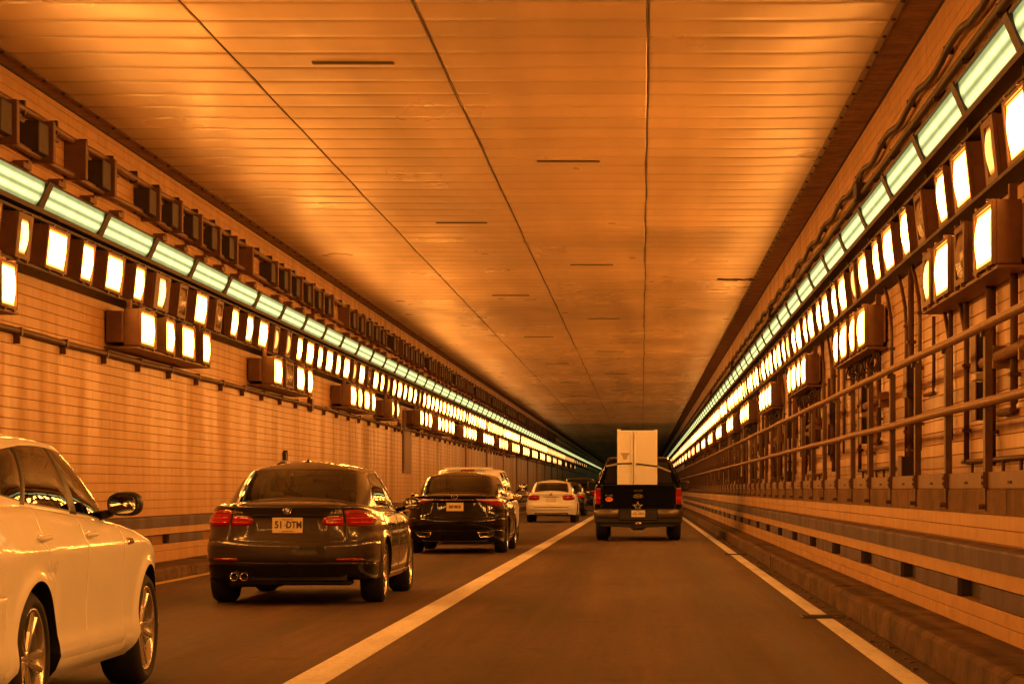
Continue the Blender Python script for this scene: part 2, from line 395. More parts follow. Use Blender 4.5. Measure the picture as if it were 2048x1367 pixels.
class MB:
    """collects shapes for ONE mesh"""
    def __init__(s): s.v = []; s.f = []; s.m = []; s.sm = []
    def add(s, vs, fs, mi=0, smooth=False):
        o = len(s.v); s.v += [tuple(v) for v in vs]
        for f in fs:
            s.f.append([o + i for i in f]); s.m.append(mi); s.sm.append(smooth)
        return s
    def box(s, x0, x1, y0, y1, z0, z1, mi=0, ch=0.0):
        if x0 > x1: x0, x1 = x1, x0
        if y0 > y1: y0, y1 = y1, y0
        if z0 > z1: z0, z1 = z1, z0
        if ch <= 0:
            v = [(x, y, z) for x in (x0, x1) for y in (y0, y1) for z in (z0, z1)]
            s.add(v, [(0, 1, 3, 2), (4, 6, 7, 5), (0, 4, 5, 1), (2, 3, 7, 6), (0, 2, 6, 4), (1, 5, 7, 3)], mi)
        else:
            c = min(ch, (x1 - x0) * .49, (y1 - y0) * .49, (z1 - z0) * .49)
            v = []; idx = {}
            for a, X, X2 in ((0, x0, x0 + c), (1, x1, x1 - c)):
                for b, Y, Y2 in ((0, y0, y0 + c), (1, y1, y1 - c)):
                    for d, Z, Z2 in ((0, z0, z0 + c), (1, z1, z1 - c)):
                        for k, p in enumerate(((X, Y2, Z2), (X2, Y, Z2), (X2, Y2, Z))):
                            idx[(a, b, d, k)] = len(v); v.append(p)
            f = []
            for a in (0, 1): f.append([idx[(a, 0, 0, 0)], idx[(a, 1, 0, 0)], idx[(a, 1, 1, 0)], idx[(a, 0, 1, 0)]])
            for a in (0, 1): f.append([idx[(0, a, 0, 1)], idx[(1, a, 0, 1)], idx[(1, a, 1, 1)], idx[(0, a, 1, 1)]])
            for a in (0, 1): f.append([idx[(0, 0, a, 2)], idx[(1, 0, a, 2)], idx[(1, 1, a, 2)], idx[(0, 1, a, 2)]])
            for a in (0, 1):
                for b in (0, 1):
                    f.append([idx[(a, b, 0, 0)], idx[(a, b, 0, 1)], idx[(a, b, 1, 1)], idx[(a, b, 1, 0)]])
                    f.append([idx[(a, 0, b, 0)], idx[(a, 0, b, 2)], idx[(a, 1, b, 2)], idx[(a, 1, b, 0)]])
                    f.append([idx[(0, a, b, 1)], idx[(0, a, b, 2)], idx[(1, a, b, 2)], idx[(1, a, b, 1)]])
            for a in (0, 1):
                for b in (0, 1):
                    for d in (0, 1): f.append([idx[(a, b, d, k)] for k in range(3)])
            s.add(v, f, mi)
        return s
    def prism(s, prof, y0, y1, mi=0, close=True):
        """profile of (x, z) points extruded along y"""
        n = len(prof)
        v = [(x, y0, z) for x, z in prof] + [(x, y1, z) for x, z in prof]
        f = [(i, (i + 1) % n, n + (i + 1) % n, n + i) for i in range(n if close else n - 1)]
        if close: f += [tuple(range(n))[::-1], tuple(range(n, 2 * n))]
        return s.add(v, f, mi)
    def tube(s, path, r, n=8, mi=0, smooth=True):
        P = [Vector(p) for p in path]; vs = []; fs = []
        for i, p in enumerate(P):
            t = (P[min(i + 1, len(P) - 1)] - P[max(i - 1, 0)]).normalized()
            a = t.cross(Vector((0, 0, 1)) if abs(t.z) < .95 else Vector((1, 0, 0))).normalized(); b = t.cross(a)
            rr = r[i] if isinstance(r, (list, tuple)) else r
            vs += [p + (a * math.cos(2 * math.pi * k / n) + b * math.sin(2 * math.pi * k / n)) * rr for k in range(n)]
        for i in range(len(P) - 1):
            fs += [(i * n + k, i * n + (k + 1) % n, (i + 1) * n + (k + 1) % n, (i + 1) * n + k) for k in range(n)]
        s.add(vs, fs, mi, smooth)
        s.add([vs[k] for k in range(n)], [tuple(range(n))[::-1]], mi)
        s.add([vs[(len(P) - 1) * n + k] for k in range(n)], [tuple(range(n))], mi)
        return s
    def cyl(s, c, axis, r, h, n=16, mi=0):
        a = Vector(axis).normalized(); c = Vector(c)
        return s.tube([c - a * h / 2, c + a * h / 2], r, n, mi, False)
    def lathe(s, prof, c, n=32, mi=0, axis='x', smooth=True):
        """profile of (axial, radius) around the axis"""
        vs = []; fs = []; m = len(prof)
        for k in range(n):
            a = 2 * math.pi * k / n
            for (u, r) in prof:
                p = (u, r * math.cos(a), r * math.sin(a)) if axis == 'x' else ((r * math.cos(a), u, r * math.sin(a)) if axis == 'y' else (r * math.cos(a), r * math.sin(a), u))
                vs.append((p[0] + c[0], p[1] + c[1], p[2] + c[2]))
        for k in range(n):
            k2 = (k + 1) % n
            fs += [(k * m + i, k * m + i + 1, k2 * m + i + 1, k2 * m + i) for i in range(m - 1)]
        return s.add(vs, fs, mi, smooth)
    def sphere(s, c, r, nu=16, nv=10, mi=0, e=1.0):
        """superellipsoid, e<1 is boxier"""
        rx, ry, rz = r if isinstance(r, (tuple, list)) else (r, r, r)
        pw = lambda q: math.copysign(abs(q) ** e, q)
        vs = []; fs = []
        for j in range(nv + 1):
            ph = -math.pi / 2 + math.pi * j / nv
            for i in range(nu):
                th = 2 * math.pi * i / nu
                vs.append((c[0] + rx * pw(math.cos(ph)) * pw(math.cos(th)), c[1] + ry * pw(math.cos(ph)) * pw(math.sin(th)), c[2] + rz * pw(math.sin(ph))))
        for j in range(nv):
            fs += [(j * nu + i, j * nu + (i + 1) % nu, (j + 1) * nu + (i + 1) % nu, (j + 1) * nu + i) for i in range(nu)]
        return s.add(vs, fs, mi, True)
    def mesh(s, name, mats):
        me = bpy.data.meshes.new(name)
        me.from_pydata(s.v, [], s.f)
        for m in (mats if isinstance(mats, (list, tuple)) else [mats]): me.materials.append(m)
        me.polygons.foreach_set('material_index', s.m)
        me.polygons.foreach_set('use_smooth', s.sm)
        me.validate(); 
        bm = bmesh.new(); bm.from_mesh(me); bmesh.ops.remove_doubles(bm, verts=bm.verts, dist=1e-5)
        bmesh.ops.recalc_face_normals(bm, faces=bm.faces); bm.to_mesh(me); bm.free()
        return me
    def build(s, name, mats, parent=None, loc=(0, 0, 0), rot=(0, 0, 0), **kw):
        return link(name, s.mesh(name, mats), parent, loc, rot, **kw)

def text_mesh(body, size, mat, name='lettering', extrude=0.0015, sx=1.0, bold=0.0):
    cu = bpy.data.curves.new('txt', 'FONT'); cu.body = body; cu.size = size; cu.extrude = extrude
    cu.align_x = 'CENTER'; cu.align_y = 'CENTER'; cu.offset = bold; cu.resolution_u = 3
    ob = bpy.data.objects.new('txt', cu); COL.objects.link(ob)
    dg = bpy.context.evaluated_depsgraph_get()
    me = bpy.data.meshes.new_from_object(ob.evaluated_get(dg))
    bpy.data.objects.remove(ob); bpy.data.curves.remove(cu)
    me.name = name
    me.transform(Matrix.Diagonal((sx, 1, 1, 1)))
    # glyphs lie in xy facing +z: stand them up facing -y
    me.transform(Matrix.Rotation(math.radians(90), 4, 'X'))
    me.materials.clear(); me.materials.append(mat)
    return me
# ================================================================== TUNNEL
Y0, Y1 = -14.0, 470.0
CEIL = CAM_Z + 4.50                       # 5.67
XL, XR = -6.80, 2.79                      # upper wall faces
CL, CR = -6.57, 2.40                      # ceiling edges
Z_C0 = 0.0987; TP = 0.1145                # tile course grid

# ---------------- road
mb = MB(); mb.box(-6.11, 1.89, Y0, Y1, -0.3, 0.0)
road = mb.build('road', M['asphalt'], kind='structure')
def strip(name, x0, x1, y0, y1, z, mat, parent=road, th=0.004):
    b = MB(); b.box(x0, x1, y0, y1, z, z + th); return b.build(name, mat, parent)
strip('lane_line', -2.155, -1.905, Y0, Y1, 0.0, M['white_line'])
for a, b_ in ((Y0, 22.5), (23.15, 44.3), (44.75, Y1)):
    strip('edge_line', 1.57, 1.72, a, b_, 0.0, M['white_line'])
strip('edge_line', -6.06, -5.94, Y0, Y1, 0.0, M['yellow_line'])
strip('gutter', 1.74, 1.888, Y0, Y1, 0.0, M['gutter'], th=0.003)
for dy in (22.82, 44.5):
    b = MB()
    b.box(1.45, 1.88, dy - .22, dy + .22, 0.0045, 0.009)
    for k in range(5): b.box(1.47, 1.87, dy - .19 + k * .09, dy - .16 + k * .09, 0.009, 0.016)
    b.build('drain_grate', M['dark_metal'], road)
for dy in range(20, 240, 22):
    strip('expansion_joint', -6.1, 1.4, dy + .5, dy + .53, 0.001, M['gutter'], th=0.002) if dy > 80 else None
# small litter in the gutter
b = MB()
for k in range(150):
    x = R.uniform(1.74, 1.87); y = R.uniform(16, 60); s = R.uniform(.004, .02)
    b.box(x - s, x + s, y - s * 3, y + s * 3, 0.003, 0.003 + s * .8)
b.build('gutter_grit', M['slab'], kind='stuff', label='grit and small litter lying in the right gutter')

# ---------------- curbs
def curb(name, xa, xb, h, side):
    seg = []; y = Y0; b = MB()
    while y < Y1:
        l = 3.0
        dx = R.uniform(-.006, .006); dz = R.uniform(-.004, .004)
        pr = [(xa + dx, -0.2), (xb, -0.2), (xb, h + dz), (xa + side * 0.05 + dx, h + dz), (xa + side * .015 + dx, h - .03 + dz)]
        b.prism(pr, y, y + l - .008); y += l
    return b.build(name, M['curb'], kind='structure')
curb('curb', 1.888, 2.30, 0.205, 1)
curb('curb', -6.11, -6.74, 0.15, -1)

def wall_root(name, label, cat='wall'):
    return empty(name, label=label, cat=cat)

# ---------------- walls
def course(x, z0, z1, out, mat, parent, y0=Y0, y1=Y1, name='tile_course', g=0.0032, dep=0.012):
    """one row of wall tiles, its edges chamfered back into the joints"""
    b = MB(); s = out
    b.prism([(x - s * dep, z0 + g), (x - s * .003, z0 + g), (x, z0 + g + .003), (x, z1 - g - .003), (x - s * .003, z1 - g), (x - s * dep, z1 - g)], y0, y1)
    return b.build(name, mat, parent)

def build_wall(side):
    s = -side                                  # direction towards the road: left wall +1, right wall -1
    xu = XL if side < 0 else XR
    nm = 'left' if side < 0 else 'right'
    root = wall_root('tunnel_wall', 'cream tiled tunnel wall on the ' + nm + (' side behind the row of cars' if side < 0 else ' side behind the walkway railing'))
    zlow = 0.79 if side < 0 else 1.17
    b = MB(); b.box(xu - s * .009, xu - s * .4, Y0, Y1, zlow - .4, CEIL + .3); b.build('grout_backing', M['grout'], root)
    n = int(round((zlow - Z_C0) / TP)) if side < 0 else int(math.ceil((zlow - Z_C0) / TP))
    z = zlow
    while z < CEIL - .02:
        z1 = Z_C0 + TP * (n + 1)
        if z1 - z < .06: n += 1; z1 = Z_C0 + TP * (n + 1)
        z1 = min(z1, CEIL)
        mat = M['tile']
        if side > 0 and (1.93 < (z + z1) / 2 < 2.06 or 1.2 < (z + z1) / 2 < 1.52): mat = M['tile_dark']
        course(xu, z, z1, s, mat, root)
        z = z1; n += 1
    return root
wall_l = build_wall(-1)
wall_r = build_wall(1)

def low_wall(side):
    s = -side
    x = -6.72 if side < 0 else 2.28
    xb = XL if side < 0 else 2.34
    base = 0.15 if side < 0 else 0.205
    nm = 'left' if side < 0 else 'right'
    root = wall_root('crash_wall', 'low tiled wall with two slate blue stripes along the ' + nm + ' curb')
    b = MB(); b.prism([(x - s * .35, base - .05), (x - s * .009, base - .05), (x - s * .009, .76), (x - s * .35, .76)], Y0, Y1) if False else None
    # backing behind the tiles, set back farther where the niches open
    b = MB()
    b.box(x - s * .009, x - s * .12, Y0, Y1, base - .05, .395)
    b.box(x - s * .009, x - s * .12, Y0, Y1, .535, .745)
    b.box(x - s * .121, x - s * .3, Y0, Y1, base - .05, .745)
    b.build('grout_backing', M['grout'], root)
    course(x, base, .30, s, M['tile_white'], root)
    course(x, .30, .40, s, M['tile_white'], root)
    course(x, .53, .64, s, M['tile_white'], root)
    # top stripe with a rounded nose, gently uneven
    b = MB(); nose = 12
    pr = [(x - s * .05, .64), (x + s * .02, .64), (x + s * .022, .765)]
    for k in range(5):
        a = k / 4 * math.pi / 2
        pr.append((x + s * (.022 - .035 * (1 - math.cos(a))), .765 + .02 * math.sin(a)))
    pr += [(xb - s * .01, .797), (xb - s * .01, .70)]
    y = Y0
    while y < Y1:
        b.prism(pr, y, min(y + 2.95, Y1)); y += 2.956
    b.build('stripe_nosing', M['tile_blue'], root)
    # lower stripe broken by niches
    first = (17.45 if side > 0 else 34.9); step = 3.97
    k0 = int((Y0 - first) / step)
    edges = []
    y = first + k0 * step
    while y < Y1 - 3:
        edges.append(y); y += step
    n = 0
    proto = None
    for a, c in zip(edges[:-1], edges[1:]):
        y0_, y1_ = a + .62, c - .62
        if n < 110:
            if proto is None:
                o = course(x, .40, .53, s, M['tile_blue'], root, 0, y1_ - y0_, 'stripe_tile_panel', dep=.12); proto = o.data; o.location.y = y0_
                bb = MB(); bb.box(x - s * .10, x - s * .1205, -.62, .62, .40, .53); bb.box(x - s * .03, x - s * .12, -.625, -.61, .40, .53); bb.box(x - s * .03, x - s * .12, .61, .625, .40, .53)
                o2 = bb.build('niche', M['dark_metal'], root); pn = o2.data; o2.location.y = a
            else:
                link('stripe_tile_panel', proto, root, (0, y0_, 0)); link('niche', pn, root, (0, a, 0))
        n += 1
    if side > 0:
        bk = MB(); bk.box(xb + .009, xb + .3, Y0, Y1, .72, 1.0); bk.build('grout_backing', M['grout'], root)
        course(xb, .805, .90, s, M['tile_white'], root); course(xb, .90, 1.0, s, M['tile_white'], root)
    return root
low_wall(-1); low_wall(1)

# ---------------- walkway on the right
b = MB()
y = Y0
while y < Y1:
    b.prism([(2.332, 1.0), (2.9, 1.0), (2.9, 1.172), (2.342, 1.172), (2.332, 1.16)], y, y + 5.98); y += 6.0
b.build('walkway', M['slab'], kind='structure')

RS = 2.155; PY0 = 5000 * 2.33 / 688 - RS * 13
rail = empty('walkway_railing', label='brown metal railing with two pipe rails along the right walkway', cat='railing')
def post_mesh():
    b = MB()
    b.box(2.315, 2.325, -.05, .05, 1.16, 2.24); b.box(2.318, 2.352, -.022, .022, 1.02, 1.16); b.box(2.325, 2.365, -.05, -.042, 1.17, 2.24); b.box(2.325, 2.365, .042, .05, 1.17, 2.24)
    b.box(2.30, 2.35, -.055, .055, 1.175, 1.285)
    b.box(2.315, 2.352, -.018, .018, 1.035, 1.06); b.cyl((2.30, 0, 1.05), (1, 0, 0), .020, .05, 6)
    b.cyl((2.31, -.03, 1.25), (1, 0, 0), .012, .04, 6); b.cyl((2.31, -.03, 1.21), (1, 0, 0), .012, .04, 6)
    b.box(2.29, 2.335, -.03, .03, 2.2, 2.29); b.box(2.29, 2.335, -.03, .03, 1.72, 1.78)
    return b.mesh('post', M['post'])
pm = post_mesh()
pb = MB(); pb.box(2.335, 2.345, -RS / 2 + .0, RS / 2 - .012, 1.172, 1.285, ch=.003); pb.box(2.328, 2.336, -.07, .07, 1.205, 1.222, 1)
plm = pb.mesh('kick_plate', [M['plate_metal'], M['seam']])
y = PY0
while y < Y1 - 2:
    link('post', pm, rail, (R.uniform(-.004, .004), y, 0)); link('kick_plate', plm, rail, (0, y + RS / 2, 0)); y += RS
for z, nm in ((2.265, 'top_rail'), (1.75, 'middle_rail')):
    yy = [Y0 + 2.155 * k for k in range(int((Y1 - Y0) / 2.155))]
    b = MB(); b.tube([(2.295 + R.uniform(-.004, .004), v, z + R.uniform(-.006, .006)) for v in yy], .032, 10); b.build(nm, M['rail'], rail)

# ---------------- ceiling
ceil = empty('ceiling', (0, 0, 0), kind='structure')
GP = 0.902; C0 = 20.42 - 8 * GP * 1                    # a joint sits at 20.42 + k*GP (reciprocal fit)
bx = [CL, -4.27, -2.115, 0.06, CR]
b = MB(); b.box(CL - .4, CR + .4, Y0, Y1, CEIL + .03, CEIL + .3); b.build('ceiling_backing', M['seam'], ceil)
def panel_mesh(w, l, name='ceiling_panel'):
    b = MB(); g = .0045
    hw, hl = w / 2 - g, l / 2 - .0035
    n = 8; vs = []; fs = []
    # a shallow pan: chamfered rim, face bowed by a few millimetres
    rim = [(-hw, -hl), (hw, -hl), (hw, hl), (-hw, hl)]
    inn = [(-hw + .012, -hl + .006), (hw - .012, -hl + .006), (hw - .012, hl - .006), (-hw + .012, hl - .006)]
    vs = [(x, y, .03) for x, y in rim] + [(x, y, .005) for x, y in rim] + [(x, y, 0.0) for x, y in inn]
    fs = []
    for k in range(4):
        k2 = (k + 1) % 4
        fs += [(k, k2, 4 + k2, 4 + k), (4 + k, 4 + k2, 8 + k2, 8 + k)]
    b.add(vs, fs)
    q = 6; x0, x1, y0, y1 = -hw + .012, hw - .012, -hl + .006, hl - .006      # the pan sags a few millimetres
    gv = []; gf = []
    for i in range(q + 1):
        for xx in (x0, x1):
            t = 2 * i / q - 1; gv.append((xx, y0 + (y1 - y0) * i / q, -.0022 * (1 - t * t)))
    gf = [(2 * i, 2 * i + 1, 2 * i + 3, 2 * i + 2) for i in range(q)]
    b.add(gv, gf, 0, True)
    return b.mesh(name, M['ceiling'])
pms = [panel_mesh(bx[i + 1] - bx[i], GP) for i in range(4)]
slot_rows = {}
for k in range(14):
    yy = 26.4 + 7.93 * k
    slot_rows[round((yy - C0) / GP)] = 1 if k % 2 == 0 else 2
rowk0 = int((17.0 - C0) / GP) ; rowk1 = rowk0 + 72
for k in range(rowk0, rowk1):
    for i in range(4):
        link('ceiling_panel', pms[i], ceil, ((bx[i] + bx[i + 1]) / 2 + R.uniform(-.002, .002), C0 + GP * (k + .5), CEIL + R.uniform(-.001, .001)),
             (math.radians(R.gauss(0, .13)), math.radians(R.gauss(0, .04)), 0))
b = MB()
def panels_into(b, ya, yb):
    k = ya
    while k < yb:
        for i in range(4):
            x0, x1 = bx[i] + .0045, bx[i + 1] - .0045; y0 = C0 + GP * k + .0065; y1 = y0 + GP - .013
            dz = R.uniform(-.002, .004); t = R.gauss(0, .0018)
            b.add([(x0, y0, CEIL + dz + t), (x1, y0, CEIL + dz + t), (x1, y1, CEIL + dz - t), (x0, y1, CEIL + dz - t),
                   (x0, y0, CEIL + .03), (x1, y0, CEIL + .03), (x1, y1, CEIL + .03), (x0, y1, CEIL + .03)],
                  [(0, 3, 2, 1), (0, 1, 5, 4), (2, 3, 7, 6), (1, 2, 6, 5), (0, 4, 7, 3)])
        k += 1
panels_into(b, int((Y0 - C0) / GP), rowk0); panels_into(b, rowk1, int((Y1 - C0) / GP))
b.build('distant_ceiling_panels', M['ceiling'], ceil, kind='stuff')
sb = MB(); sb.box(-.43, .43, -.06, .06, -.014, -.001); sm_ = sb.mesh('vent_slot', M['seam'])
for k in range(14):
    yy = 26.4 + 7.93 * k
    link('vent_slot', sm_, ceil, (-3.05 if k % 2 == 0 else -1.01, yy, CEIL - .001))
# lengthwise cover strips over the three seams
for x in (bx[1], bx[2], bx[3]):
    path = [(x + R.uniform(-.018, .018), Y0 + 1.8 * k, CEIL - .003) for k in range(int((Y1 - Y0) / 1.8))]
    b = MB(); b.tube(path, .007 if x != bx[3] else .009, 4, 0, False); b.build('seam_strip', M['seam'], ceil)
# soffits and bolted edge angles
for s, xe, xw in ((1, CL, XL), (-1, CR, XR)):
    b = MB(); b.box(xe - s * .025, xw + s * .03, Y0, Y1, CEIL - .004, CEIL + .028); b.build('soffit', M['soffit'], ceil)
    b = MB(); b.box(xw + s * .03, xw - s * .01, Y0, Y1, CEIL - .012, CEIL + .03); b.build('corner_seal', M['seam'], ceil)
    b = MB()
    b.box(xe - s * .03, xe + s * .028, Y0, Y1, CEIL - .014, CEIL - .0045)
    b.build('edge_angle', M['brown_metal'], ceil)
    bb = MB(); y = Y0
    while y < Y1 - 1:
        bb.cyl((xe - s * .004, y, CEIL - .024), (0, 0, 1), .022, .02, 6); y += .902
    bb.build('edge_bolts', M['seam'], ceil, kind='stuff')
    # small soot-stained hanging bits
# crack-like stain plate by the right edge
b = MB()
for k in range(9):
    x = 1.62 + k * .085; b.box(x, x + .10, 53.6 + R.uniform(-.12, .12), 53.8 + R.uniform(-.1, .2), CEIL - .02 - R.uniform(0, .01), CEIL - .003)
b.build('torn_sealant', M['seam'], ceil)

# tunnel end, far down in the dark
b = MB(); b.box(XL - .5, XR + .5, Y1, Y1 + .5, -.5, CEIL + .5); b.build('far_bend_wall', M['soffit'], label='dark far bend where the tunnel disappears', cat='wall')

# ================================================================== LAMPS
def lamp_meshes(w, lensw, h, dep, lens_h, lens_mat, off=0.0):
    """local: front face at x=0 facing +x, body behind; y along the tunnel"""
    b = MB()
    t = .018
    b.box(-dep, -.03, -w / 2, w / 2, -h / 2, h / 2, ch=.008)
    # frame round the lens
    b.box(-.03, 0, -w / 2, -lensw / 2, -h / 2, h / 2); b.box(-.03, 0, lensw / 2, w / 2, -h / 2, h / 2)
    b.box(-.03, 0, -lensw / 2, lensw / 2, -h / 2, -lens_h / 2); b.box(-.03, 0, -lensw / 2, lensw / 2, lens_h / 2, h / 2)
    # latches and hinges
    for yy in (-w * .3, w * .3):
        b.box(-.06, .012, yy - .02, yy + .02, h / 2, h / 2 + .022); b.box(-.06, .012, yy - .02, yy + .02, -h / 2 - .03, -h / 2)
    hs = b.mesh('housing', M['brown_metal'])
    l = MB()
    n = 6; v = []
    for i in range(n + 1):
        for j in range(n + 1):
            y = (i / n - .5) * lensw; z = (j / n - .5) * lens_h
            r = 1 - max(abs(i / n - .5), abs(j / n - .5)) * 2
            q1, q2 = 1 - (2 * i / n - 1) ** 2, 1 - (2 * j / n - 1) ** 2
            v.append((-.022 + .036 * min(1, 4 * q1) * q2, y, z))
    l.add(v, [(i * (n + 1) + j, (i + 1) * (n + 1) + j, (i + 1) * (n + 1) + j + 1, i * (n + 1) + j + 1) for i in range(n) for j in range(n)])
    ls = l.mesh('lens', lens_mat)
    return hs, ls

SPEC = {
    'W': (1.04, .92, .47, .22, .41, 'lamp'), 'w': (1.04, .46, .47, .22, .41, 'lamp_warm'),
    'N': (.66, .56, .47, .22, .41, 'lamp'), 'n': (.62, .34, .47, .22, .37, 'lamp_dim'),
    'y': (.62, .34, .47, .22, .37, 'lamp_warm'), 'o': (.62, .46, .47, .22, .37, 'lamp_off'), 'O': (1.02, .80, .47, .22, .37, 'lamp_off')}
LM = {}
for k, (w, lw, h, dp, lh, mt) in SPEC.items():
    LM[k] = lamp_meshes(w, lw, h, dp, lh, M[mt])
NAMES = {'W': 'wide bright', 'w': 'wide yellowish', 'N': 'narrow bright', 'n': 'narrow weak orange', 'y': 'narrow yellowish', 'o': 'narrow unlit', 'O': 'wide unlit'}
TILT = math.radians(6)

for k in ('W', 'N'):
    for tier, mt in (('b', 'lamp_b'), ('c', 'lamp_c')):
        m2 = LM[k][1].copy(); m2.materials[0] = M[mt]; LM[k + tier] = (LM[k][0], m2)
far_batches = {}
ORD = ['first', 'second', 'third', 'fourth', 'fifth', 'sixth', 'seventh', 'eighth', 'ninth', 'tenth', 'eleventh', 'twelfth']
def nth(n):
    if n < 12: return ORD[n]
    n += 1; return '%d%s' % (n, 'th' if 10 <= n % 100 <= 20 else {1: 'st', 2: 'nd', 3: 'rd'}.get(n % 10, 'th'))
lamp_count = {}
def put_lamp(kind, side, row, x, y, z, tilt, near, gap=''):
    """side -1 left wall, +1 right wall"""
    hs, ls = LM[kind + ('' if kind not in 'WN' or y < 58 else 'b' if y < 88 else 'c')] if near else LM[kind]
    lens_key = SPEC[kind][5]
    if not near: lens_key = {'lamp': 'lamp_plain', 'lamp_dim': 'lamp_far', 'lamp_warm': 'lamp_far'}.get(lens_key, lens_key)
    if y > 105 and lens_key == 'lamp_plain': lens_key = 'lamp_mid'
    if y > 172 and lens_key == 'lamp_mid': lens_key = 'lamp_far' if y < 212 else 'lamp_farther'
    rz = 0 if side < 0 else math.pi
    rot = Matrix.Translation((x, y, z)) @ Matrix.Rotation(rz, 4, 'Z') @ Matrix.Rotation(tilt, 4, 'Y')
    if near:
        wall = 'left' if side < 0 else 'right'
        rown = {'main': 'upper sodium row', 'low': 'lower sodium row'}[row]
        lamp_count[(side, row)] = lamp_count.get((side, row), -1) + 1
        root = empty('sodium_lamp', label='%s lamp, %s from near end of %s, %s wall' % (NAMES[kind], nth(lamp_count[(side, row)]), rown, wall), cat='lamp',
                     group='%s lamps of the %s on the %s wall' % (NAMES[kind], rown, wall))
        root.matrix_world = rot
        for me in (hs, ls):
            o = bpy.data.objects.new(me.name.split('.')[0], me); COL.objects.link(o); o.parent = root
    else:
        for me, key in ((hs, 'h'), (ls, lens_key)):
            far_batches.setdefault((side, key), []).append((me, rot.copy()))

# main row, left: index 0 is the narrow lamp at 26.4 m
seqL = {0: 'y', 1: 'W', 2: 'N', 3: 'W', 4: 'N', 5: 'w', 6: 'o', 7: 'W', 8: 'o', 9: 'N', 10: 'N', 11: 'W', 12: 'n', 13: 'n', 14: 'N', 15: 'W', 20: 'n', 22: 'o', 25: 'n', 31: 'n', 44: 'y', 52: 'n', 60: 'y', 71: 'o'}
NEAR_MAIN = 132
for i in range(-24, 142):
    y = 26.4 + 1.518 * i
    k = seqL.get(i, 'W' if i % 2 else 'N')
    put_lamp(k, -1, 'main', -6.52, y, 3.83, TILT, 24.5 < y < NEAR_MAIN)
for i in range(-11, 74):
    y = 17.55 + 3.04 * i
    a, c = 'W', 'N'
    if i == 0: c = 'n'
    if i == 2: a = None
    if i == 4: c = 'n'
    if i in (9, 15, 22): a = 'w'
    if i in (12, 19): c = 'n'
    if a: put_lamp(a, 1, 'main', 2.62, y, 3.72, TILT, 16 < y < NEAR_MAIN)
    else: put_lamp('o', 1, 'main', 2.62, y, 3.72, TILT, True)
    put_lamp(c, 1, 'main', 2.62, y + 1.33, 3.72, TILT, 16 < y < NEAR_MAIN)
for y in (246, 252, 259, 266, 274, 283, 292): put_lamp('w', -1, 'main', -6.52, y, 3.83, TILT, False)
for y in (246, 253, 262, 272): put_lamp('w', 1, 'main', 2.62, y, 3.72, TILT, False)

# lower groups
lowL = [(20.9, 'W'), (22.3, 'N'), (23.7, 'W'), (25.1, 'N'), (32.2, 'W'), (33.7, 'N'), (35.05, 'W'), (36.5, 'N'), (43.7, 'W'), (45.1, 'O'), (46.6, 'W'), (47.9, 'N'),
        (55.1, 'W'), (56.4, 'N'), (57.8, 'W'), (59.2, 'N'), (63.8, 'y'), (65.1, 'y'), (72.2, 'W'), (73.7, 'N'), (75.1, 'W')]
g = 78.5
while g < 200:
    for j in range(5): lowL.append((g + 1.4 * j, 'N' if j % 2 else 'W'))
    g += 11.2
for g in (208, 222, 236): lowL += [(g, 'N'), (g + 1.5, 'N')]
lowL += [(-12, 'W'), (-8.5, 'W'), (-2, 'W'), (3, 'W'), (9.5, 'W'), (11, 'W')]
NEAR_LOW = 112
for y, k in lowL:
    put_lamp(k, -1, 'low', -6.35, y, 3.22, 0, 24.6 < y < NEAR_LOW)
lowR = []
g = 18.6; c = 0
while g < 200:
    if c == 0: lowR += [(g, 'W'), (g + 1.35, 'o'), (g + 2.6, 'W'), (g + 3.65, 'y')]
    else: lowR += [(g, 'W'), (g + 1.2, 'N'), (g + 2.55, 'W'), (g + 3.75, 'N')]
    g += 10.35; c += 1
for g in (206, 220, 236): lowR += [(g, 'N'), (g + 1.5, 'N')]
lowR += [(8.3, 'W'), (10.9, 'W'), (-2, 'W'), (.6, 'W'), (-12, 'W')]
for y, k in lowR:
    put_lamp(k, 1, 'low', 2.53, y, 3.03, 0, 16 < y < NEAR_LOW)

# fluorescent strips
fm = MB(); HL = 1.405
fm.box(-.14, -.02, -1.52, 1.52, -.16, .16, ch=.01)
fm.box(-.02, .022, -1.52, -HL, -.165, .165); fm.box(-.02, .022, HL, 1.52, -.165, .165)
fm.box(-.02, .010, -HL, HL, .137, .16); fm.box(-.02, .010, -HL, HL, -.16, -.137)
fh = fm.mesh('housing', M['dark_metal'])
fb = MB(); pr = []
for k in range(7):
    a = -1 + 2 * k / 6; pr.append((-.018 + .022 * (1 - a * a), .137 * a))
fb.prism(pr, -HL, HL, close=False)
fl = fb.mesh('diffuser', M['fluo'])
for side, x, z, y00, dk in ((-1, -6.60, 4.40, 27.6 - 1.52, 0), (1, 2.65, 4.385, 20.76 - 1.52, 0)):
    fcount = -1
    for i in range(-13, 146):
        y = y00 + 3.04 * i
        if y > 455 or y < -20: continue
        rz = 0 if side < 0 else math.pi
        mt = Matrix.Translation((x, y, z)) @ Matrix.Rotation(rz, 4, 'Z') @ Matrix.Rotation(math.radians(24), 4, 'Y')
        if (24 if side < 0 else 16) < y < 235:
            wall = 'left' if side < 0 else 'right'
            fcount += 1
            root = empty('fluorescent_lamp', label='long pale green fluorescent lamp, %s from near end, %s wall' % (nth(fcount), wall), cat='lamp', group='fluorescent lamps on the %s wall' % wall)
            root.matrix_world = mt
            for me in (fh, fl):
                o = bpy.data.objects.new(me.name.split('.')[0], me); COL.objects.link(o); o.parent = root
        else:
            far_batches.setdefault((side, 'fh'), []).append((fh, mt)); far_batches.setdefault((side, 'fluo'), []).append((fl, mt))
matkey = {'h': 'brown_metal', 'fh': 'dark_metal'}
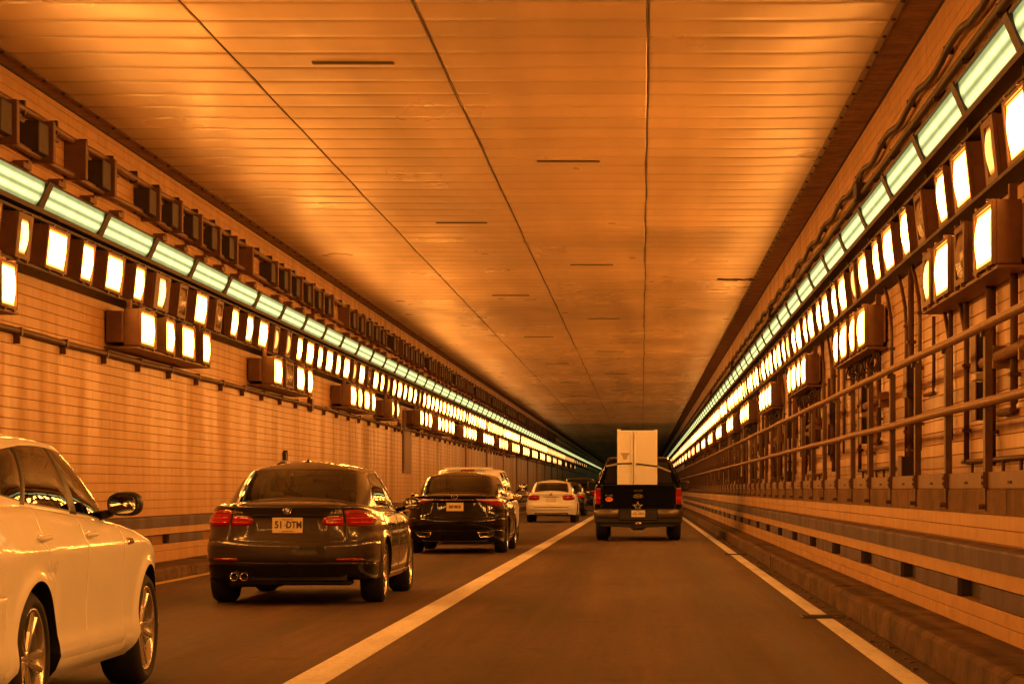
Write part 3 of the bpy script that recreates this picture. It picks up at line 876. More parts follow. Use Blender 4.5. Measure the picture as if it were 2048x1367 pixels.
for side in (-1, 1):
    root = empty('distant_lamp_row', label='distant merged rows of lamps far down the %s wall' % ('left' if side < 0 else 'right'), cat='lamps', kind='stuff')
    for (sd, key), lst in far_batches.items():
        if sd != side: continue
        if key == 'fluo':
            for me, mt in lst:                      # keep object space for the tube glow
                o = bpy.data.objects.new('diffuser', me); COL.objects.link(o); o.parent = root; o.matrix_world = mt; o['kind'] = 'stuff'
            continue
        V = []; Fc = []
        for me, mt in lst:
            o = len(V); V += [tuple(mt @ v.co) for v in me.vertices]; Fc += [[o + i for i in p.vertices] for p in me.polygons]
        m2 = bpy.data.meshes.new('far'); m2.from_pydata(V, [], Fc); m2.materials.append(M[matkey.get(key, key)])
        link('housings' if key in matkey else 'lenses', m2, root, kind='stuff')

# continuous steel channels that carry the rows
for side in (-1, 1):
    s = -side; nm = 'left' if side < 0 else 'right'
    xw = XL if side < 0 else XR
    xc = -6.62 if side < 0 else 2.68
    root = empty('lamp_rack', label='dark steel channels and brackets carrying the lamps on the %s wall' % nm, cat='rack')
    zf, zm = (4.40, 3.83) if side < 0 else (4.385, 3.72)
    b = MB()
    b.prism([(xw + s * .02, zf - .22), (xc + s * .06, zf - .22), (xc + s * .06, zf - .165), (xw + s * .02, zf - .165)], Y0, Y1); b.build('upper_channel', M['dark_metal'], root)
    b = MB(); b.prism([(xw + s * .02, zm - .30), (xc + s * .05, zm - .275), (xc + s * .05, zm - .245), (xw + s * .02, zm - .26)], Y0, Y1); b.build('lower_channel', M['dark_metal'], root)
    b = MB(); b.prism([(xw + s * .02, zm + .27), (xc + s * .06, zm + .27), (xc + s * .06, zm + .30), (xw + s * .02, zm + .30)], Y0, Y1); b.build('middle_channel', M['dark_metal'], root)
    b = MB(); b.tube([(xw + s * .05, Y0, zf + .175), (xw + s * .05, Y1, zf + .175)], .016, 6); b.build('thin_pipe', M['conduit'], root)
    bb = MB(); bb.box(xw + s * .0, xc - s * .02, -.03, .03, zm - .29, zf - .2); bm_ = bb.mesh('bracket', M['dark_metal'])
    y = 16.0 if side > 0 else 24.0
    y += (20.76 - 16 if side > 0 else 27.6 - 24) % 3.04
    k = 0
    while y < 235 and k < 75:
        link('bracket', bm_, root, (0, y, 0)); y += 3.04; k += 1

# lower-lamp carriers: long dark boxes behind each group, left and right
carrier_n = {}
def carrier(side, ya, yb, nm=None):
    s = -side; x = -6.35 if side < 0 else 2.53; z = 3.22 if side < 0 else 3.03; xw = XL if side < 0 else XR
    b = MB(); b.box(xw + s * .02, x - s * .215, ya, yb, z - .20, z + .20, ch=.01)
    b.box(xw + s * .02, x - s * .02, ya - .05, yb + .05, z - .275, z - .25)
    for yy in (ya + .2, yb - .2): b.box(x - s * .2, x - s * .14, yy - .03, yy + .03, z + .22, z + .36)
    wall = 'left' if side < 0 else 'right'
    b.build('lamp_carrier', M['brown_metal'], label='steel box holding the %s group of lower lamps from the near end, %s wall' % (nth(carrier_n.setdefault(side, 0)), wall), cat='lamp box', group='lower lamp boxes on the %s wall' % wall)
    carrier_n[side] += 1
for a, c in ((20.2, 25.5), (31.6, 36.9), (43.0, 48.3), (54.5, 59.6), (63.3, 65.5), (71.6, 75.7)): carrier(-1, a, c)
g = 78.5
while g < 150: carrier(-1, g - .6, g + 6.1); g += 11.2
for k in range(13): carrier(1, 18.0 + 10.35 * k, 22.7 + 10.35 * k)

# ================================================================== PIPES, CABLES, BOXES
def clamp_run(b, x, z, s, xw, ys, w=.03, drop=0.0):
    for y in ys: b.box(xw, x + s * w, y - .02, y + .02, z - .045 - drop, z + .045)

# left handrail-like pipe with clamps
root = empty('wall_pipe', label='long brown pipe with clamps running along the left tile wall below the lamps', cat='pipe')
b = MB(); ys = list(np.arange(Y0, 300, 2.18))
b.tube([(-6.75, y, 2.87 + R.uniform(-.012, .012)) for y in ys], .038, 8); b.build('pipe', M['conduit'], root)
cb = MB(); cb.box(-6.85, -6.73, -.015, .015, -.13, -.03); cb.box(-6.79, -6.705, -.035, .035, -.047, .047); cm_ = cb.mesh('clamp', M['conduit'])
for k in range(48): link('clamp', cm_, root, (0, 24.85 + 2.18 * k + R.uniform(-.05, .05), 2.87))
for y in (50.9, 69.6, 75.5, 98, 120): 
    b = MB(); b.tube([(-6.78, y, 2.87), (-6.78, y, 3.5)], .03, 8); b.box(-6.85, -6.70, y - .12, y + .12, 2.76, 3.0); b.build('riser', M['conduit'], root)

# left top rack of pipes on short posts
root = empty('cable_rack', label='rack of short posts and two pipes under the ceiling on the left wall', cat='pipe rack')
for z, r in ((5.27, .045), (4.86, .04)):
    b = MB(); b.tube([(-6.70, y, z + R.uniform(-.012, .012)) for y in np.arange(Y0, 330, 1.6)], r, 8); b.build('pipe', M['brown_metal'], root)
cbx = MB(); cbx.box(-6.80, -6.54, -.055, .055, 4.79, 5.25, ch=.006)
pmesh = cbx.mesh('post', M['brown_metal'])
dbx = MB(); dbx.box(-6.80, -6.58, -.55, -.10, 4.85, 5.19, ch=.01); dmesh = dbx.mesh('junction_box', M['dark_metal'])  # box length and dark colour also put in the deep shade beside each post
abx = MB(); abx.tube([(-6.63, .05, 5.12), (-6.63, .55, 5.12)], .025, 6); abx.tube([(-6.70, .05, 5.20), (-6.70, .7, 5.20)], .03, 6); amesh = abx.mesh('stub_pipe', M['conduit'])
sbx = MB(); sbx.box(-6.84, -6.6, -.14, .14, 4.60, 4.66); sbx.box(-6.84, -6.63, .2, .34, 4.62, 4.72); smesh = sbx.mesh('light_bracket', M['brown_metal'])
y = 24.6; k = 0
while y < 190 and k < 100:
    link('post', pmesh, root, (0, y, R.uniform(-.02, .02)))
    if k % 7 != 3: link('junction_box', dmesh, root, (0, y, 0))
    link('stub_pipe', amesh, root, (0, y, R.uniform(-.02, .02)))
    link('light_bracket', smesh, root, (0, y + .6, 0))
    cl = MB()
    y += 1.62 if k % 6 != 4 else 2.9
    k += 1
b = MB()
for y in np.arange(24, 200, 1.5): b.box(-6.76, -6.66, y - .03, y + .03, 5.20, 5.36)
b.build('pipe_clamps', M['dark_metal'], root, kind='stuff')

# right: wavy cable and straight pipe near the ceiling
root = empty('ceiling_cable', label='sagging black cable clipped near the ceiling on the right wall', cat='cable')
pts = []; y = Y0; 
while y < 330:
    ph = (y % 3.1) / 3.1
    pts.append((2.715, y, 5.05 + .035 * math.cos(ph * 2 * math.pi) + R.uniform(-.008, .008))); y += .39
b = MB(); b.tube(pts, .036, 6); b.build('cable', M['dark_metal'], root)
b = MB()
for y in np.arange(16.2, 200, 3.1): b.box(2.70, 2.79, y - .02, y + .02, 5.06, 5.13)
b.build('cable_clips', M['dark_metal'], root, kind='stuff')
root = empty('ceiling_pipe', label='straight brown pipe with small clamps above the fluorescent lamps on the right wall', cat='pipe')
b = MB(); b.tube([(2.71, y, 4.80 + R.uniform(-.008, .008)) for y in np.arange(Y0, 330, 3.0)], .040, 8)
b.build('pipe', M['dark_metal'], root)
b = MB(); b.tube([(2.755, y, 4.90) for y in (Y0, 330)], .012, 6); b.build('thin_pipe', M['conduit'], root)
b = MB()
for y in np.arange(16.9, 260, 2.03): b.box(2.68, 2.79, y - .015, y + .015, 4.73, 4.84)
b.build('pipe_clamps', M['dark_metal'], root, kind='stuff')
for jn, y in enumerate((30.8, 52.0, 74.0, 97)): 
    b = MB(); b.box(2.62, 2.79, y - .2, y + .2, 4.72, 4.92, ch=.01); b.tube([(2.70, y + .3, 4.8), (2.70, y + .1, 5.0), (2.72, y - .2, 5.08)], .02, 6)
    b.build('junction_box', M['dark_metal'], label='dark junction box on the right ceiling pipe, %s from the near end' % nth(jn), cat='box', group='junction boxes on the right ceiling pipe')

# right: vertical conduits, electrical boxes, horizontal stubs, repeating with the lamp groups
cond_y = [18.45, 19.6, 21.2, 22.3, 23.65, 24.8, 25.5, 26.1, 27.6]
wid = [.032, .042, .026, .024, .018, .020, .034, .020, .020]
CG = 'conduits running down the right wall behind the railing'
KIND = ['elbowed', 'thickest straight', 'Y-branched', 'second Y-branched', 'thin elbowed', 'curve-topped', 'thick straight', 'thin curve-topped', 'farther thin curve-topped']
for rep in range(14):
    for j, (cy_, r) in enumerate(zip(cond_y, wid)):
        y = cy_ + 10.35 * rep + (R.uniform(-.25, .25) if rep else 0)
        bot = [1.75, 1.35, 1.4, 1.6, 2.08, 1.55, 1.3, 1.5, 1.9][j] + (R.uniform(-.1, .15) if rep else 0)
        top = 2.80 if j < 5 else 3.42
        x = XR - r - .012
        b = MB()
        if j in (5, 7, 8):                       # bent over at the top towards the lamps
            path = [(x, y, bot), (x, y, top - .55), (x - .005, y + .05, top - .35), (x - .02, y + .28, top - .12), (x - .03, y + .45, top)]
        elif j in (2, 3):
            path = [(x, y, bot), (x, y, top)]
            b.tube([(x, y, top - .38), (x - .03, y + .22, top - .02)], r * .8, 6)
        elif j in (0, 4):
            path = [(x, y, top), (x, y, bot + .06), (x, y + .05, bot), (x, y + .75, bot)]
        else: path = [(x, y, bot), (x, y, top)]
        b.tube(path, r, 6)
        for z in np.arange(bot + .25, top - .5, .55): b.box(x - r - .008, XR, y - r - .02, y + r + .02, z, z + .03)
        if rep > 7 and j % 2: continue
        b.build('conduit', M['conduit'], label='%s conduit behind railing near the %s lower lamp box' % (KIND[j], nth(rep)), cat='conduit', group=CG)
    # extra thin conduits farther on, where the wall looks crowded
    if rep >= 1:
        for q in range(6):
            y = 18.2 + 10.35 * rep + R.uniform(0, 10)
            b = MB(); bt = R.uniform(1.25, 1.9); b.tube([(XR - .03, y, bt), (XR - .03, y, R.choice([2.8, 3.4]))], R.choice([.018, .025, .035]), 6)
            b.build('conduit', M['conduit'], label='plain conduit, %s of six behind railing near the %s lower lamp box' % (nth(q), nth(rep)), cat='conduit', group=CG)

def ebox(y, z0, z1, l=.27, d=.13, label='', grp=None, pipes=True):
    root = empty('electrical_box', label=label, cat='electrical box', group=grp)
    b = MB(); b.box(XR - d, XR, y - l / 2, y + l / 2, z0, z1, ch=.008); b.build('box', M['dark_metal'], root)
    b = MB(); b.box(XR - d - .012, XR - d + .001, y - l / 2 - .01, y + l / 2 + .01, z0 - .01, z1 + .01, ch=.003)
    b.build('cover', M['brown_metal'], root)
    return root
for rep in range(12):
    o = 10.35 * rep
    ebox(20.0 + o, 2.11, 2.42, label='electrical box above a pale terminal box, by the %s lower lamp box, right wall' % nth(rep), grp='upper electrical boxes behind the railing')
    ebox(20.0 + o, 1.72, 2.02, label='electrical box below a pale terminal box, by the %s lower lamp box, right wall' % nth(rep), grp='lower electrical boxes behind the railing')
    b = MB(); b.box(XR - .14, XR, 19.87 + o, 20.13 + o, 2.035, 2.095, ch=.008)
    b.build('pale_terminal_box', M['enamel'], label='pale terminal box between two dark boxes by the %s lower lamp box, right wall' % nth(rep), cat='box', group='pale terminal boxes on the right wall')
    ebox(25.3 + o, 2.10, 2.44, .3, .12, label='single electrical box on a thick conduit past the %s lower lamp box, right wall' % nth(rep), grp='single electrical boxes on the right wall')
    if rep % 2 == 0: ebox(25.6 + o, 1.24, 1.5, .3, .14, label='low electrical box at walkway height past the %s lower lamp box, right wall' % nth(rep), grp='low electrical boxes on the right wall')
    b = MB(); b.tube([(XR - .10, 15.5 + o if rep == 0 else 17.2 + o, 2.20), (XR - .10, 19.7 + o, 2.16)], .045, 8)
    for y in (17.6, 18.9): b.box(XR - .14, XR, y + o - .03, y + o + .03, 2.08, 2.25)
    b.build('horizontal_pipe', M['rail'], label='short thick horizontal pipe under the %s lower lamp box of the right wall' % nth(rep), cat='pipe', group='short horizontal pipes on the right wall')
    b = MB(); b.tube([(XR - .03, 21.5 + o, 1.40), (XR - .03, 17.0 + o, 1.40)], .022, 6)
    for y in np.arange(17.3, 21, .9): b.tube([(XR - .03, y + o, 1.2), (XR - .03, y + o, 1.40)], .016, 6)
    b.build('low_pipe', M['conduit'], label='thin low pipe with short legs under the %s lower lamp box, right walkway' % nth(rep), cat='pipe', group='thin low pipes at walkway height')
    lc = empty('loose_cables', (0, 0, 0), label='tangle of loose cables hanging under the %s lower lamp box on the right wall' % nth(rep), cat='cables', group='loose cables under the right lamp boxes') if 1 <= rep <= 6 else None
    for q in range(9):
        b = MB(); y = 18.4 + .45 * q + o; p = []
        for t in range(7):
            p.append((XR - .10 - .05 * math.sin(t), y + .12 * math.sin(t * .8 + q), 2.75 - .20 * math.sin(t / 6 * math.pi) * R.uniform(.6, 1.2)))
        if lc: b.tube(p, .012, 5); b.build('cable', M['dark_metal'], lc)

# left wall: door-like recess and small box
root = empty('service_panel', label='tall narrow brown service panel in the left wall beyond the silver sedan', cat='panel')
b = MB(); b.box(XL - .0, XL + .045, 70.9, 73.2, 1.62, 3.40); b.build('frame', M['brown_metal'], root)
b = MB(); b.box(XL + .04, XL + .055, 71.15, 72.95, 1.72, 3.30); b.build('door_leaf', M['plate_metal'], root)
b = MB(); b.box(XL, XL + .06, 47.3, 47.62, 1.71, 1.87, ch=.008); b.box(XL + .0, XL + .07, 47.4, 47.5, 1.86, 1.90)
b.build('call_box', M['dark_metal'], label='small dark box on the left wall just above the grey sedan roof', cat='box')
for k in range(10):
    b = MB(); y = 96 + 13.0 * k; b.box(XL, XL + .06, y, y + .5, .82, 3.3)
    b.build('wall_pilaster', M['tile_dark'], label='flat vertical pilaster on the distant left wall, %s from the near end' % nth(k), cat='pilaster', group='pilasters of the distant left wall')
# ================================================================== VEHICLES
def crsamp(P, u):
    """Catmull-Rom through control points P (n,k) at parameters u (0..n-1)"""
    P = np.asarray(P, float); n = len(P)
    u = np.clip(np.asarray(u, float), 0, n - 1 - 1e-9); i = np.floor(u).astype(int); t = (u - i)[:, None]
    g = lambda k: P[np.clip(k, 0, n - 1)]
    p0, p1, p2, p3 = g(i - 1), g(i), g(i + 1), g(i + 2)
    return 0.5 * ((2 * p1) + (-p0 + p2) * t + (2 * p0 - 5 * p1 + 4 * p2 - p3) * t ** 2 + (-p0 + 3 * p1 - 3 * p2 + p3) * t ** 3)

def pchip(pts):
    """smooth monotone interpolation of (x, y) points"""
    X = np.array([p[0] for p in pts], float); Y = np.array([p[1] for p in pts], float)
    h = np.diff(X); d = np.diff(Y) / h; m = np.zeros(len(X)); m[0] = d[0]; m[-1] = d[-1]
    for k in range(1, len(X) - 1):
        m[k] = 0 if d[k - 1] * d[k] <= 0 else 2 * d[k - 1] * d[k] / (d[k - 1] + d[k])
    def f(x):
        x = min(max(x, X[0]), X[-1]); k = min(int(np.searchsorted(X, x, side='right')) - 1, len(h) - 1); k = max(k, 0)
        t = (x - X[k]) / h[k]
        return float((2 * t ** 3 - 3 * t ** 2 + 1) * Y[k] + (t ** 3 - 2 * t ** 2 + t) * h[k] * m[k] + (-2 * t ** 3 + 3 * t ** 2) * Y[k + 1] + (t ** 3 - t ** 2) * h[k] * m[k + 1])
    return f

def sstep(t): t = min(max(t, 0.0), 1.0); return t * t * (3 - 2 * t)

def split_mesh(V, F, Rg, mats, parent, depth=0.009, seam=True, extra=None):
    """one mesh per region; shared borders are pressed in so a panel gap shows"""
    V = np.array(V); nrm = np.zeros_like(V); regs = [set() for _ in range(len(V))]
    for f, r in zip(F, Rg):
        p = V[list(f)]; c = np.cross(p[1] - p[0], p[-1] - p[0])
        if len(f) == 4: c = np.cross(p[2] - p[0], p[3] - p[1])
        for i in f: nrm[i] += c; regs[i].add(r)
    ln = np.linalg.norm(nrm, axis=1); ln[ln == 0] = 1; nrm /= ln[:, None]
    V2 = V.copy()
    for i, s in enumerate(regs):
        if len(s) > 1 and seam: V2[i] -= nrm[i] * depth
    out = {}
    for r in sorted(set(Rg)):
        idx = {}; vv = []; ff = []
        for f, q in zip(F, Rg):
            if q != r: continue
            g = []
            for i in f:
                if i not in idx: idx[i] = len(vv); vv.append(tuple(V2[i]))
                g.append(idx[i])
            if len(set(g)) >= 3: ff.append(g)
        me = bpy.data.meshes.new(r); me.from_pydata(vv, [], ff); me.materials.append(mats(r))
        me.polygons.foreach_set('use_smooth', [True] * len(me.polygons)); me.validate()
        out.setdefault(r, link(r.split('|')[0], me, parent))
    return out

class Car:
    def __init__(s, name, label, cat, X, Y, sp):
        s.sp = sp; s.root = empty(name, (X, Y, 0), label=label, cat=cat)
        s.hw = sp['W'] / 2; s.Ln = sp['L']
        s.T = pchip(sp['T']); s.Rp = pchip(sp['R']); s.Sp = pchip(sp['S']); s.Fp = pchip(sp['F'])
        s.crown = sp.get('crown', .05)
        base = np.array(sp['outline'])
        D = crsamp(base, np.linspace(0, len(base) - 1, 3000)); D[:, 0] = np.maximum(D[:, 0], 0) * s.hw
        D[0, 0] = 0; D[-1, 0] = 0
        s.D = D; s.A = np.concatenate([[0], np.cumsum(np.hypot(*np.diff(D, axis=0).T))])
        s.S_tot = s.A[-1]
    def base_at(s, a):
        a = min(max(a, 0), s.S_tot)
        return float(np.interp(a, s.A, s.D[:, 0])), float(np.interp(a, s.A, s.D[:, 1]))
    def arc_of_y(s, y):
        m = (s.D[:, 0] > s.hw * .9); return float(np.interp(y, s.D[m, 1], s.A[m]))
    def zbot(s, y):
        zb = s.sp['zb'] if y > .75 else s.sp['zb'] + s.sp.get('zb_rear', .04) * sstep(1 - y / .75)
        if y > s.Ln - .7: zb += .03
        for yc in s.sp['axles']:
            e_ = abs(y - yc) - s.sp['Ra']
            if 0 <= e_ < .09: zb = max(zb, zb + (s.sp['rw'] - zb) * (1 - e_ / .09) ** 2)
            if abs(y - yc) < s.sp['Ra']: zb = max(zb, s.sp['rw'] + math.sqrt(s.sp['Ra'] ** 2 - (y - yc) ** 2))
        return zb
    def place(s, x, y, z):
        T = s.T(y); fx = x / s.hw; wr = sstep(1 - y / .85); wf = sstep(1 - (s.Ln - y) / .9)
        t = min(max((z - (T - s.sp.get('rnd', .07))) / s.sp.get('rnd', .07), 0), 1); e = 1 - math.sqrt(max(0, 1 - t * t))
        ins = s.Sp(z) + .045 * e
        for yc in s.sp['axles']:
            r = math.hypot(y - yc, z - s.sp['rw'])
            if z > s.sp['rw'] * .7: ins -= s.sp.get('flare', .016) * math.exp(-((r - s.sp['Ra']) / .05) ** 2)
        dy = wr * (s.Rp(z) + .03 * e) - wf * (s.Fp(z) + .03 * e)
        if 'dent' in s.sp: dy += s.sp['dent'](abs(x), z) * wr
        return np.array([x - fx * ins, y + dy, z])
    def surf(s, a, z, off=0.0):
        sg = -1 if a < 0 else 1; a = abs(a)
        def q(a_, z_):
            x, y = s.base_at(abs(a_)); p = s.place(x, y, z_)
            if a_ < 0: p[0] = -p[0]
            return p
        p = q(a, z); da = q(a + .01, z) - q(a - .01, z); dz = q(a, z + .01) - q(a, z - .01)
        n = np.cross(da, dz); n /= max(np.linalg.norm(n), 1e-9)
        if n[1] > 0 and a < .5: n = -n
        if n[0] < 0 and a > .5 and a < s.S_tot - .5: n = -n
        p = p + n * off
        if sg < 0: p[0] = -p[0]; n[0] = -n[0]
        return p, n
    # ---------------------------------------------------------------- body shell
    def body(s):
        sp = s.sp; arcs = list(np.linspace(0, s.S_tot, 120)); br = []
        for y in sp.get('door_y', []): a = s.arc_of_y(y); br += [a - .007, a, a + .007]
        for a in sp.get('rear_breaks', []): br += [a - .006, a, a + .006]
        for yc in sp['axles']:
            for k in range(25):
                br.append(s.arc_of_y(yc + sp['Ra'] * math.cos(math.pi * k / 24) * .99999))
            br += [s.arc_of_y(yc - sp['Ra'] - .004), s.arc_of_y(yc + sp['Ra'] + .004)]
        arcs = [a for a in arcs if all(abs(a - b) > .010 for b in br)] + br
        arcs = sorted(set(round(a, 5) for a in arcs)); arcs[0] = 0.0; arcs[-1] = s.S_tot
        n = len(arcs)
        lv = list(np.linspace(0, 1, 30)) + [.955, .985]
        zb0 = sp['zb']; T0 = s.T(0)
        for zz in sp.get('z_breaks', []):
            g = (zz - zb0 - sp.get('zb_rear', .04)) / (T0 - zb0 - sp.get('zb_rear', .04)); lv += [g - .007, g, g + .007]
        lv = sorted(set(round(min(max(v, 0), 1), 4) for v in lv)); m = len(lv)
        cols = [(s.base_at(a), a, 1) for a in arcs] + [(s.base_at(a), a, -1) for a in arcs[-2:0:-1]]
        nc = len(cols); V = []; K = 8
        ya, yb = sp['spine']
        for (x, y), a, sg in cols:
            zb = s.zbot(y); T = s.T(y)
            for g in lv:
                z = zb + (T - zb) * g; p = s.place(x, y, z); V.append((p[0] * sg, p[1], p[2]))
            top = np.array(V[-1]); sp_ = np.array([0, min(max(y, ya), yb), 0.0])
            for k in range(1, K + 1):
                q = k / K; p = top * (1 - q) + sp_ * q
                V.append((p[0], p[1], s.T(min(max(p[1], 0), s.Ln)) + s.crown * (1 - (1 - q) ** 2) * min(1, 1.0)))
        rows = m + K; F = []; Rg = []
        reg = sp['region']
        for c in range(nc):
            c2 = (c + 1) % nc; (x, y), a, sg = cols[c]; (xx, yy), a2, sg2 = cols[c2]
            am = (a + a2) / 2; sgm = 1 if c < n - 1 else -1
            for j in range(rows - 1):
                f = [c * rows + j, c2 * rows + j, c2 * rows + j + 1, c * rows + j + 1]
                ctr = np.mean([V[i] for i in f], axis=0)
                F.append(f); Rg.append(reg(s, am, sgm, (lv[j] + lv[j + 1]) / 2 if j < m - 1 else 2.0, ctr))
        pm = sp['paint']
        mats = lambda r: M[sp.get('mats', {}).get(r.split('|')[0], pm)]
        s.parts = split_mesh(V, F, Rg, mats, s.root)
        # liners under the sills and round the wheels
        b = MB(); vv = []; ff = []
        for c, ((x, y), a, sg) in enumerate(cols):
            p = np.array(V[c * rows]); xin = min(abs(p[0]), .58) * sg
            if y < .3 or y > s.Ln - .3: yin = p[1]
            vv += [tuple(p), (xin, min(max(p[1], .12), s.Ln - .12), p[2])]
        for c in range(nc):
            c2 = (c + 1) % nc; ff.append((2 * c, 2 * c + 1, 2 * c2 + 1, 2 * c2))
        b.add(vv, ff); zt = sp['rw'] + sp['Ra'] + .02
        b.box(-.585, .585, .14, s.Ln - .14, zb0 + .02, zb0 + .12)
        for yc in sp['axles']: b.box(-.6, .6, yc - .36, yc + .36, sp['rw'] - .05, zt)
        b.build('underbody', M['black'], s.root)
    # ---------------------------------------------------------------- greenhouse
    def capz(s, x, y):
        a = s.arc_of_y(min(max(y, 1.0), s.Ln - 1.0)); xe = s.base_at(a)[0] - .05
        if y < .9: xe = s.hw * .8
        q = 1 - min(abs(x) / xe, 1); return s.T(y) + s.crown * (1 - (1 - q) ** 2)
    def greenhouse(s):
        sp = s.sp; C = []
        for xb, yb, xt, yt, zt in sp['gh']:
            C.append((xb, yb, s.capz(xb, yb) - .015, xt, yt, zt))
        C = np.array(C); nC = len(C) - 1
        us = list(np.linspace(0, nC, 61)); br = []
        e = .045
        for w in sp['windows']:
            for u, sgn in ((w[1], 1), (w[2], -1)):
                if 0 < u < nC: br += [u, u + sgn * e * w[5] if len(w) > 5 else u + sgn * e]
        us = [u for u in us if all(abs(u - b) > .03 for b in br)] + br
        us = sorted(us); G = crsamp(C, us); n = len(us)
        G[0, 0] = G[0, 3] = 0; G[-1, 0] = G[-1, 3] = 0; G[:, 0] = np.maximum(G[:, 0], 0); G[:, 3] = np.maximum(G[:, 3], 0)
        tl, th = sp['t_lo'], sp['t_hi']; K = 7; et = .022
        tan = np.gradient(G[:, :2], axis=0); nr = np.stack([tan[:, 1], -tan[:, 0]], 1); nr /= np.maximum(np.linalg.norm(nr, axis=1), 1e-6)[:, None]
        def levels(u):
            a, b_ = tl(u), th(u)
            return [0, a * .5, a, a + et] + list(np.linspace(a + et, b_ - et, 9))[1:-1] + [b_ - et, b_, (b_ + 1) / 2, 1.0]
        m = len(levels(0)); W0, W1 = 2, m - 3
        cols = [(k, 1) for k in range(n)] + [(k, -1) for k in range(n - 2, 0, -1)]; V = []
        ya, yb = sp['roof_spine']; zmax = float(G[:, 5].max())
        for k, sg in cols:
            xb, yb_, zb, xt, yt, zt = G[k]; bul = sp.get('bulge', .035)
            for t in levels(us[k]):
                w = bul * math.sin(math.pi * t) ** .8 if 0 < t < 1 else 0
                V.append(((xb + (xt - xb) * t + nr[k][0] * w) * sg, yb_ + (yt - yb_) * t + nr[k][1] * w, zb + (zt - zb) * t + w * .25))
            top = np.array(V[-1]); spn = np.array([0, min(max(yt, ya), yb), zmax])
            for q_ in range(1, K + 1):
                q = q_ / K; p = top * (1 - q) + spn * q
                V.append((p[0], p[1], p[2] + sp.get('roof_crown', .05) * (1 - (1 - q) ** 2)))
        rows = m + K; nc = len(cols); F = []; Rg = []
        for c in range(nc):
            c2 = (c + 1) % nc; k, sg = cols[c]; k2, _ = cols[c2]; um = (us[k] + us[k2]) / 2; sgm = 1 if c < n - 1 else -1
            for j in range(rows - 1):
                r = 'roof'
                if W0 <= j < W1:
                    for w in sp['windows']:
                        if w[1] < um < w[2]:
                            ee = e * (w[5] if len(w) > 5 else 1)
                            inner = W0 + 1 <= j < W1 - 1 and (um > w[1] + ee or w[1] <= 0) and (um < w[2] - ee or w[2] >= nC)
                            r = (w[0] + ('|L' if sgm < 0 else '|R') + str(w[1]) if (w[1] > 0 and w[2] < nC) else w[0]) if inner else 'window_seal'
                elif j >= m - 1: r = 'roof'
                if r == 'roof' and W0 - 1 <= j < W1 + 0:
                    for a_, b_ in sp.get('black_pillars', []):
                        if a_ < um < b_: r = 'window_seal'
                F.append([c * rows + j, c2 * rows + j, c2 * rows + j + 1, c * rows + j + 1]); Rg.append(r)
        def mats(r):
            r0 = r.split('|')[0]
            if r0 == 'roof': return M[sp['paint']]
            if r0 == 'window_seal': return M[sp.get('seal', 'trim')]
            return M[sp.get('glass', 'glass')]
        s.gh = split_mesh(V, F, Rg, mats, s.root, depth=.004)
        s.G = G; s.us = us
    # ---------------------------------------------------------------- surface patches
    def patch(s, name, st, off, mat, parent=None, nz=5, dense=10, sink=.006, both=True, smooth_st=True, **kw):
        """st: stations (arc, z_low, z_high) along the body; built on the right, mirrored to the left"""
        out = []
        st = np.array(st, float)
        Q = crsamp(st, np.linspace(0, len(st) - 1, dense * (len(st) - 1) + 1)) if smooth_st else st
        for sg in ((1, -1) if both else (1,)):
            V = []; F = []; n = len(Q)
            for a, z0, z1 in Q:
                for j in range(nz + 1):
                    p, nn = s.surf(a, z0 + (z1 - z0) * j / nz, 0); edge = 1.0
                    if j in (0, nz): edge = .25
                    if a == Q[0][0] or a == Q[-1][0]: edge = .25
                    p = p + nn * off * edge
                    V.append((p[0] * sg, p[1], p[2]))
            base = len(V)
            for a, z0, z1 in Q:
                for zz in (z0, z1):
                    p, nn = s.surf(a, zz, -sink); V.append((p[0] * sg, p[1], p[2]))
            w = nz + 1
            for i in range(n - 1):
                for j in range(nz): F.append((i * w + j, (i + 1) * w + j, (i + 1) * w + j + 1, i * w + j + 1))
                F.append((i * w, (i + 1) * w, base + 2 * (i + 1), base + 2 * i))
                F.append((i * w + nz, (i + 1) * w + nz, base + 2 * (i + 1) + 1, base + 2 * i + 1))
            for i in (0, n - 1):
                for j in range(nz): F.append((i * w + j, i * w + j + 1, base + 2 * i + 1, base + 2 * i))
            b = MB(); b.add(V, F, 0, True)
            out.append(b.build(name, mat, parent or s.root, **kw))
        return out
    def on_rear(s, me, name, x, z, off, mat=None, parent=None, tilt=0.0, **kw):
        p, n = s.surf(x if x >= 0 else x, z, off)
        return link(name, me, parent or s.root, tuple(p), (tilt, 0, 0), **kw)

    # ---------------------------------------------------------------- wheels
    def wheels(s, style='five', tyre_w=.225, rim_r=.235, hub_x=None, rim_mat='alloy'):
        sp = s.sp; r = sp['rw']; w = tyre_w
        t = MB(); sw = .035
        t.lathe([(-w / 2 + .02, rim_r), (-w / 2, rim_r + .02), (-w / 2 - .004, (rim_r + r) / 2), (-w / 2 + .012, r - .022), (-w / 2 + .03, r - .004), (0, r),
                 (w / 2 - .03, r - .004), (w / 2 - .012, r - .022), (w / 2 + .004, (rim_r + r) / 2), (w / 2, rim_r + .02), (w / 2 - .02, rim_r), (-w / 2 + .02, rim_r)], (0, 0, 0), 48)
        for q in (-.06, -.02, .02, .06):
            t.lathe([(q - .004, r - .002), (q, r - .010), (q + .004, r - .002)], (0, 0, 0), 48)
        tm = t.mesh('tyre', M['rubber'])
        b = MB(); R_ = rim_r
        b.lathe([(w / 2 - .022, R_ + .004), (w / 2 - .008, R_ + .002), (w / 2 - .012, R_ - .012), (w / 2 - .05, R_ - .022), (w / 2 - .12, R_ - .03)], (0, 0, 0), 48)
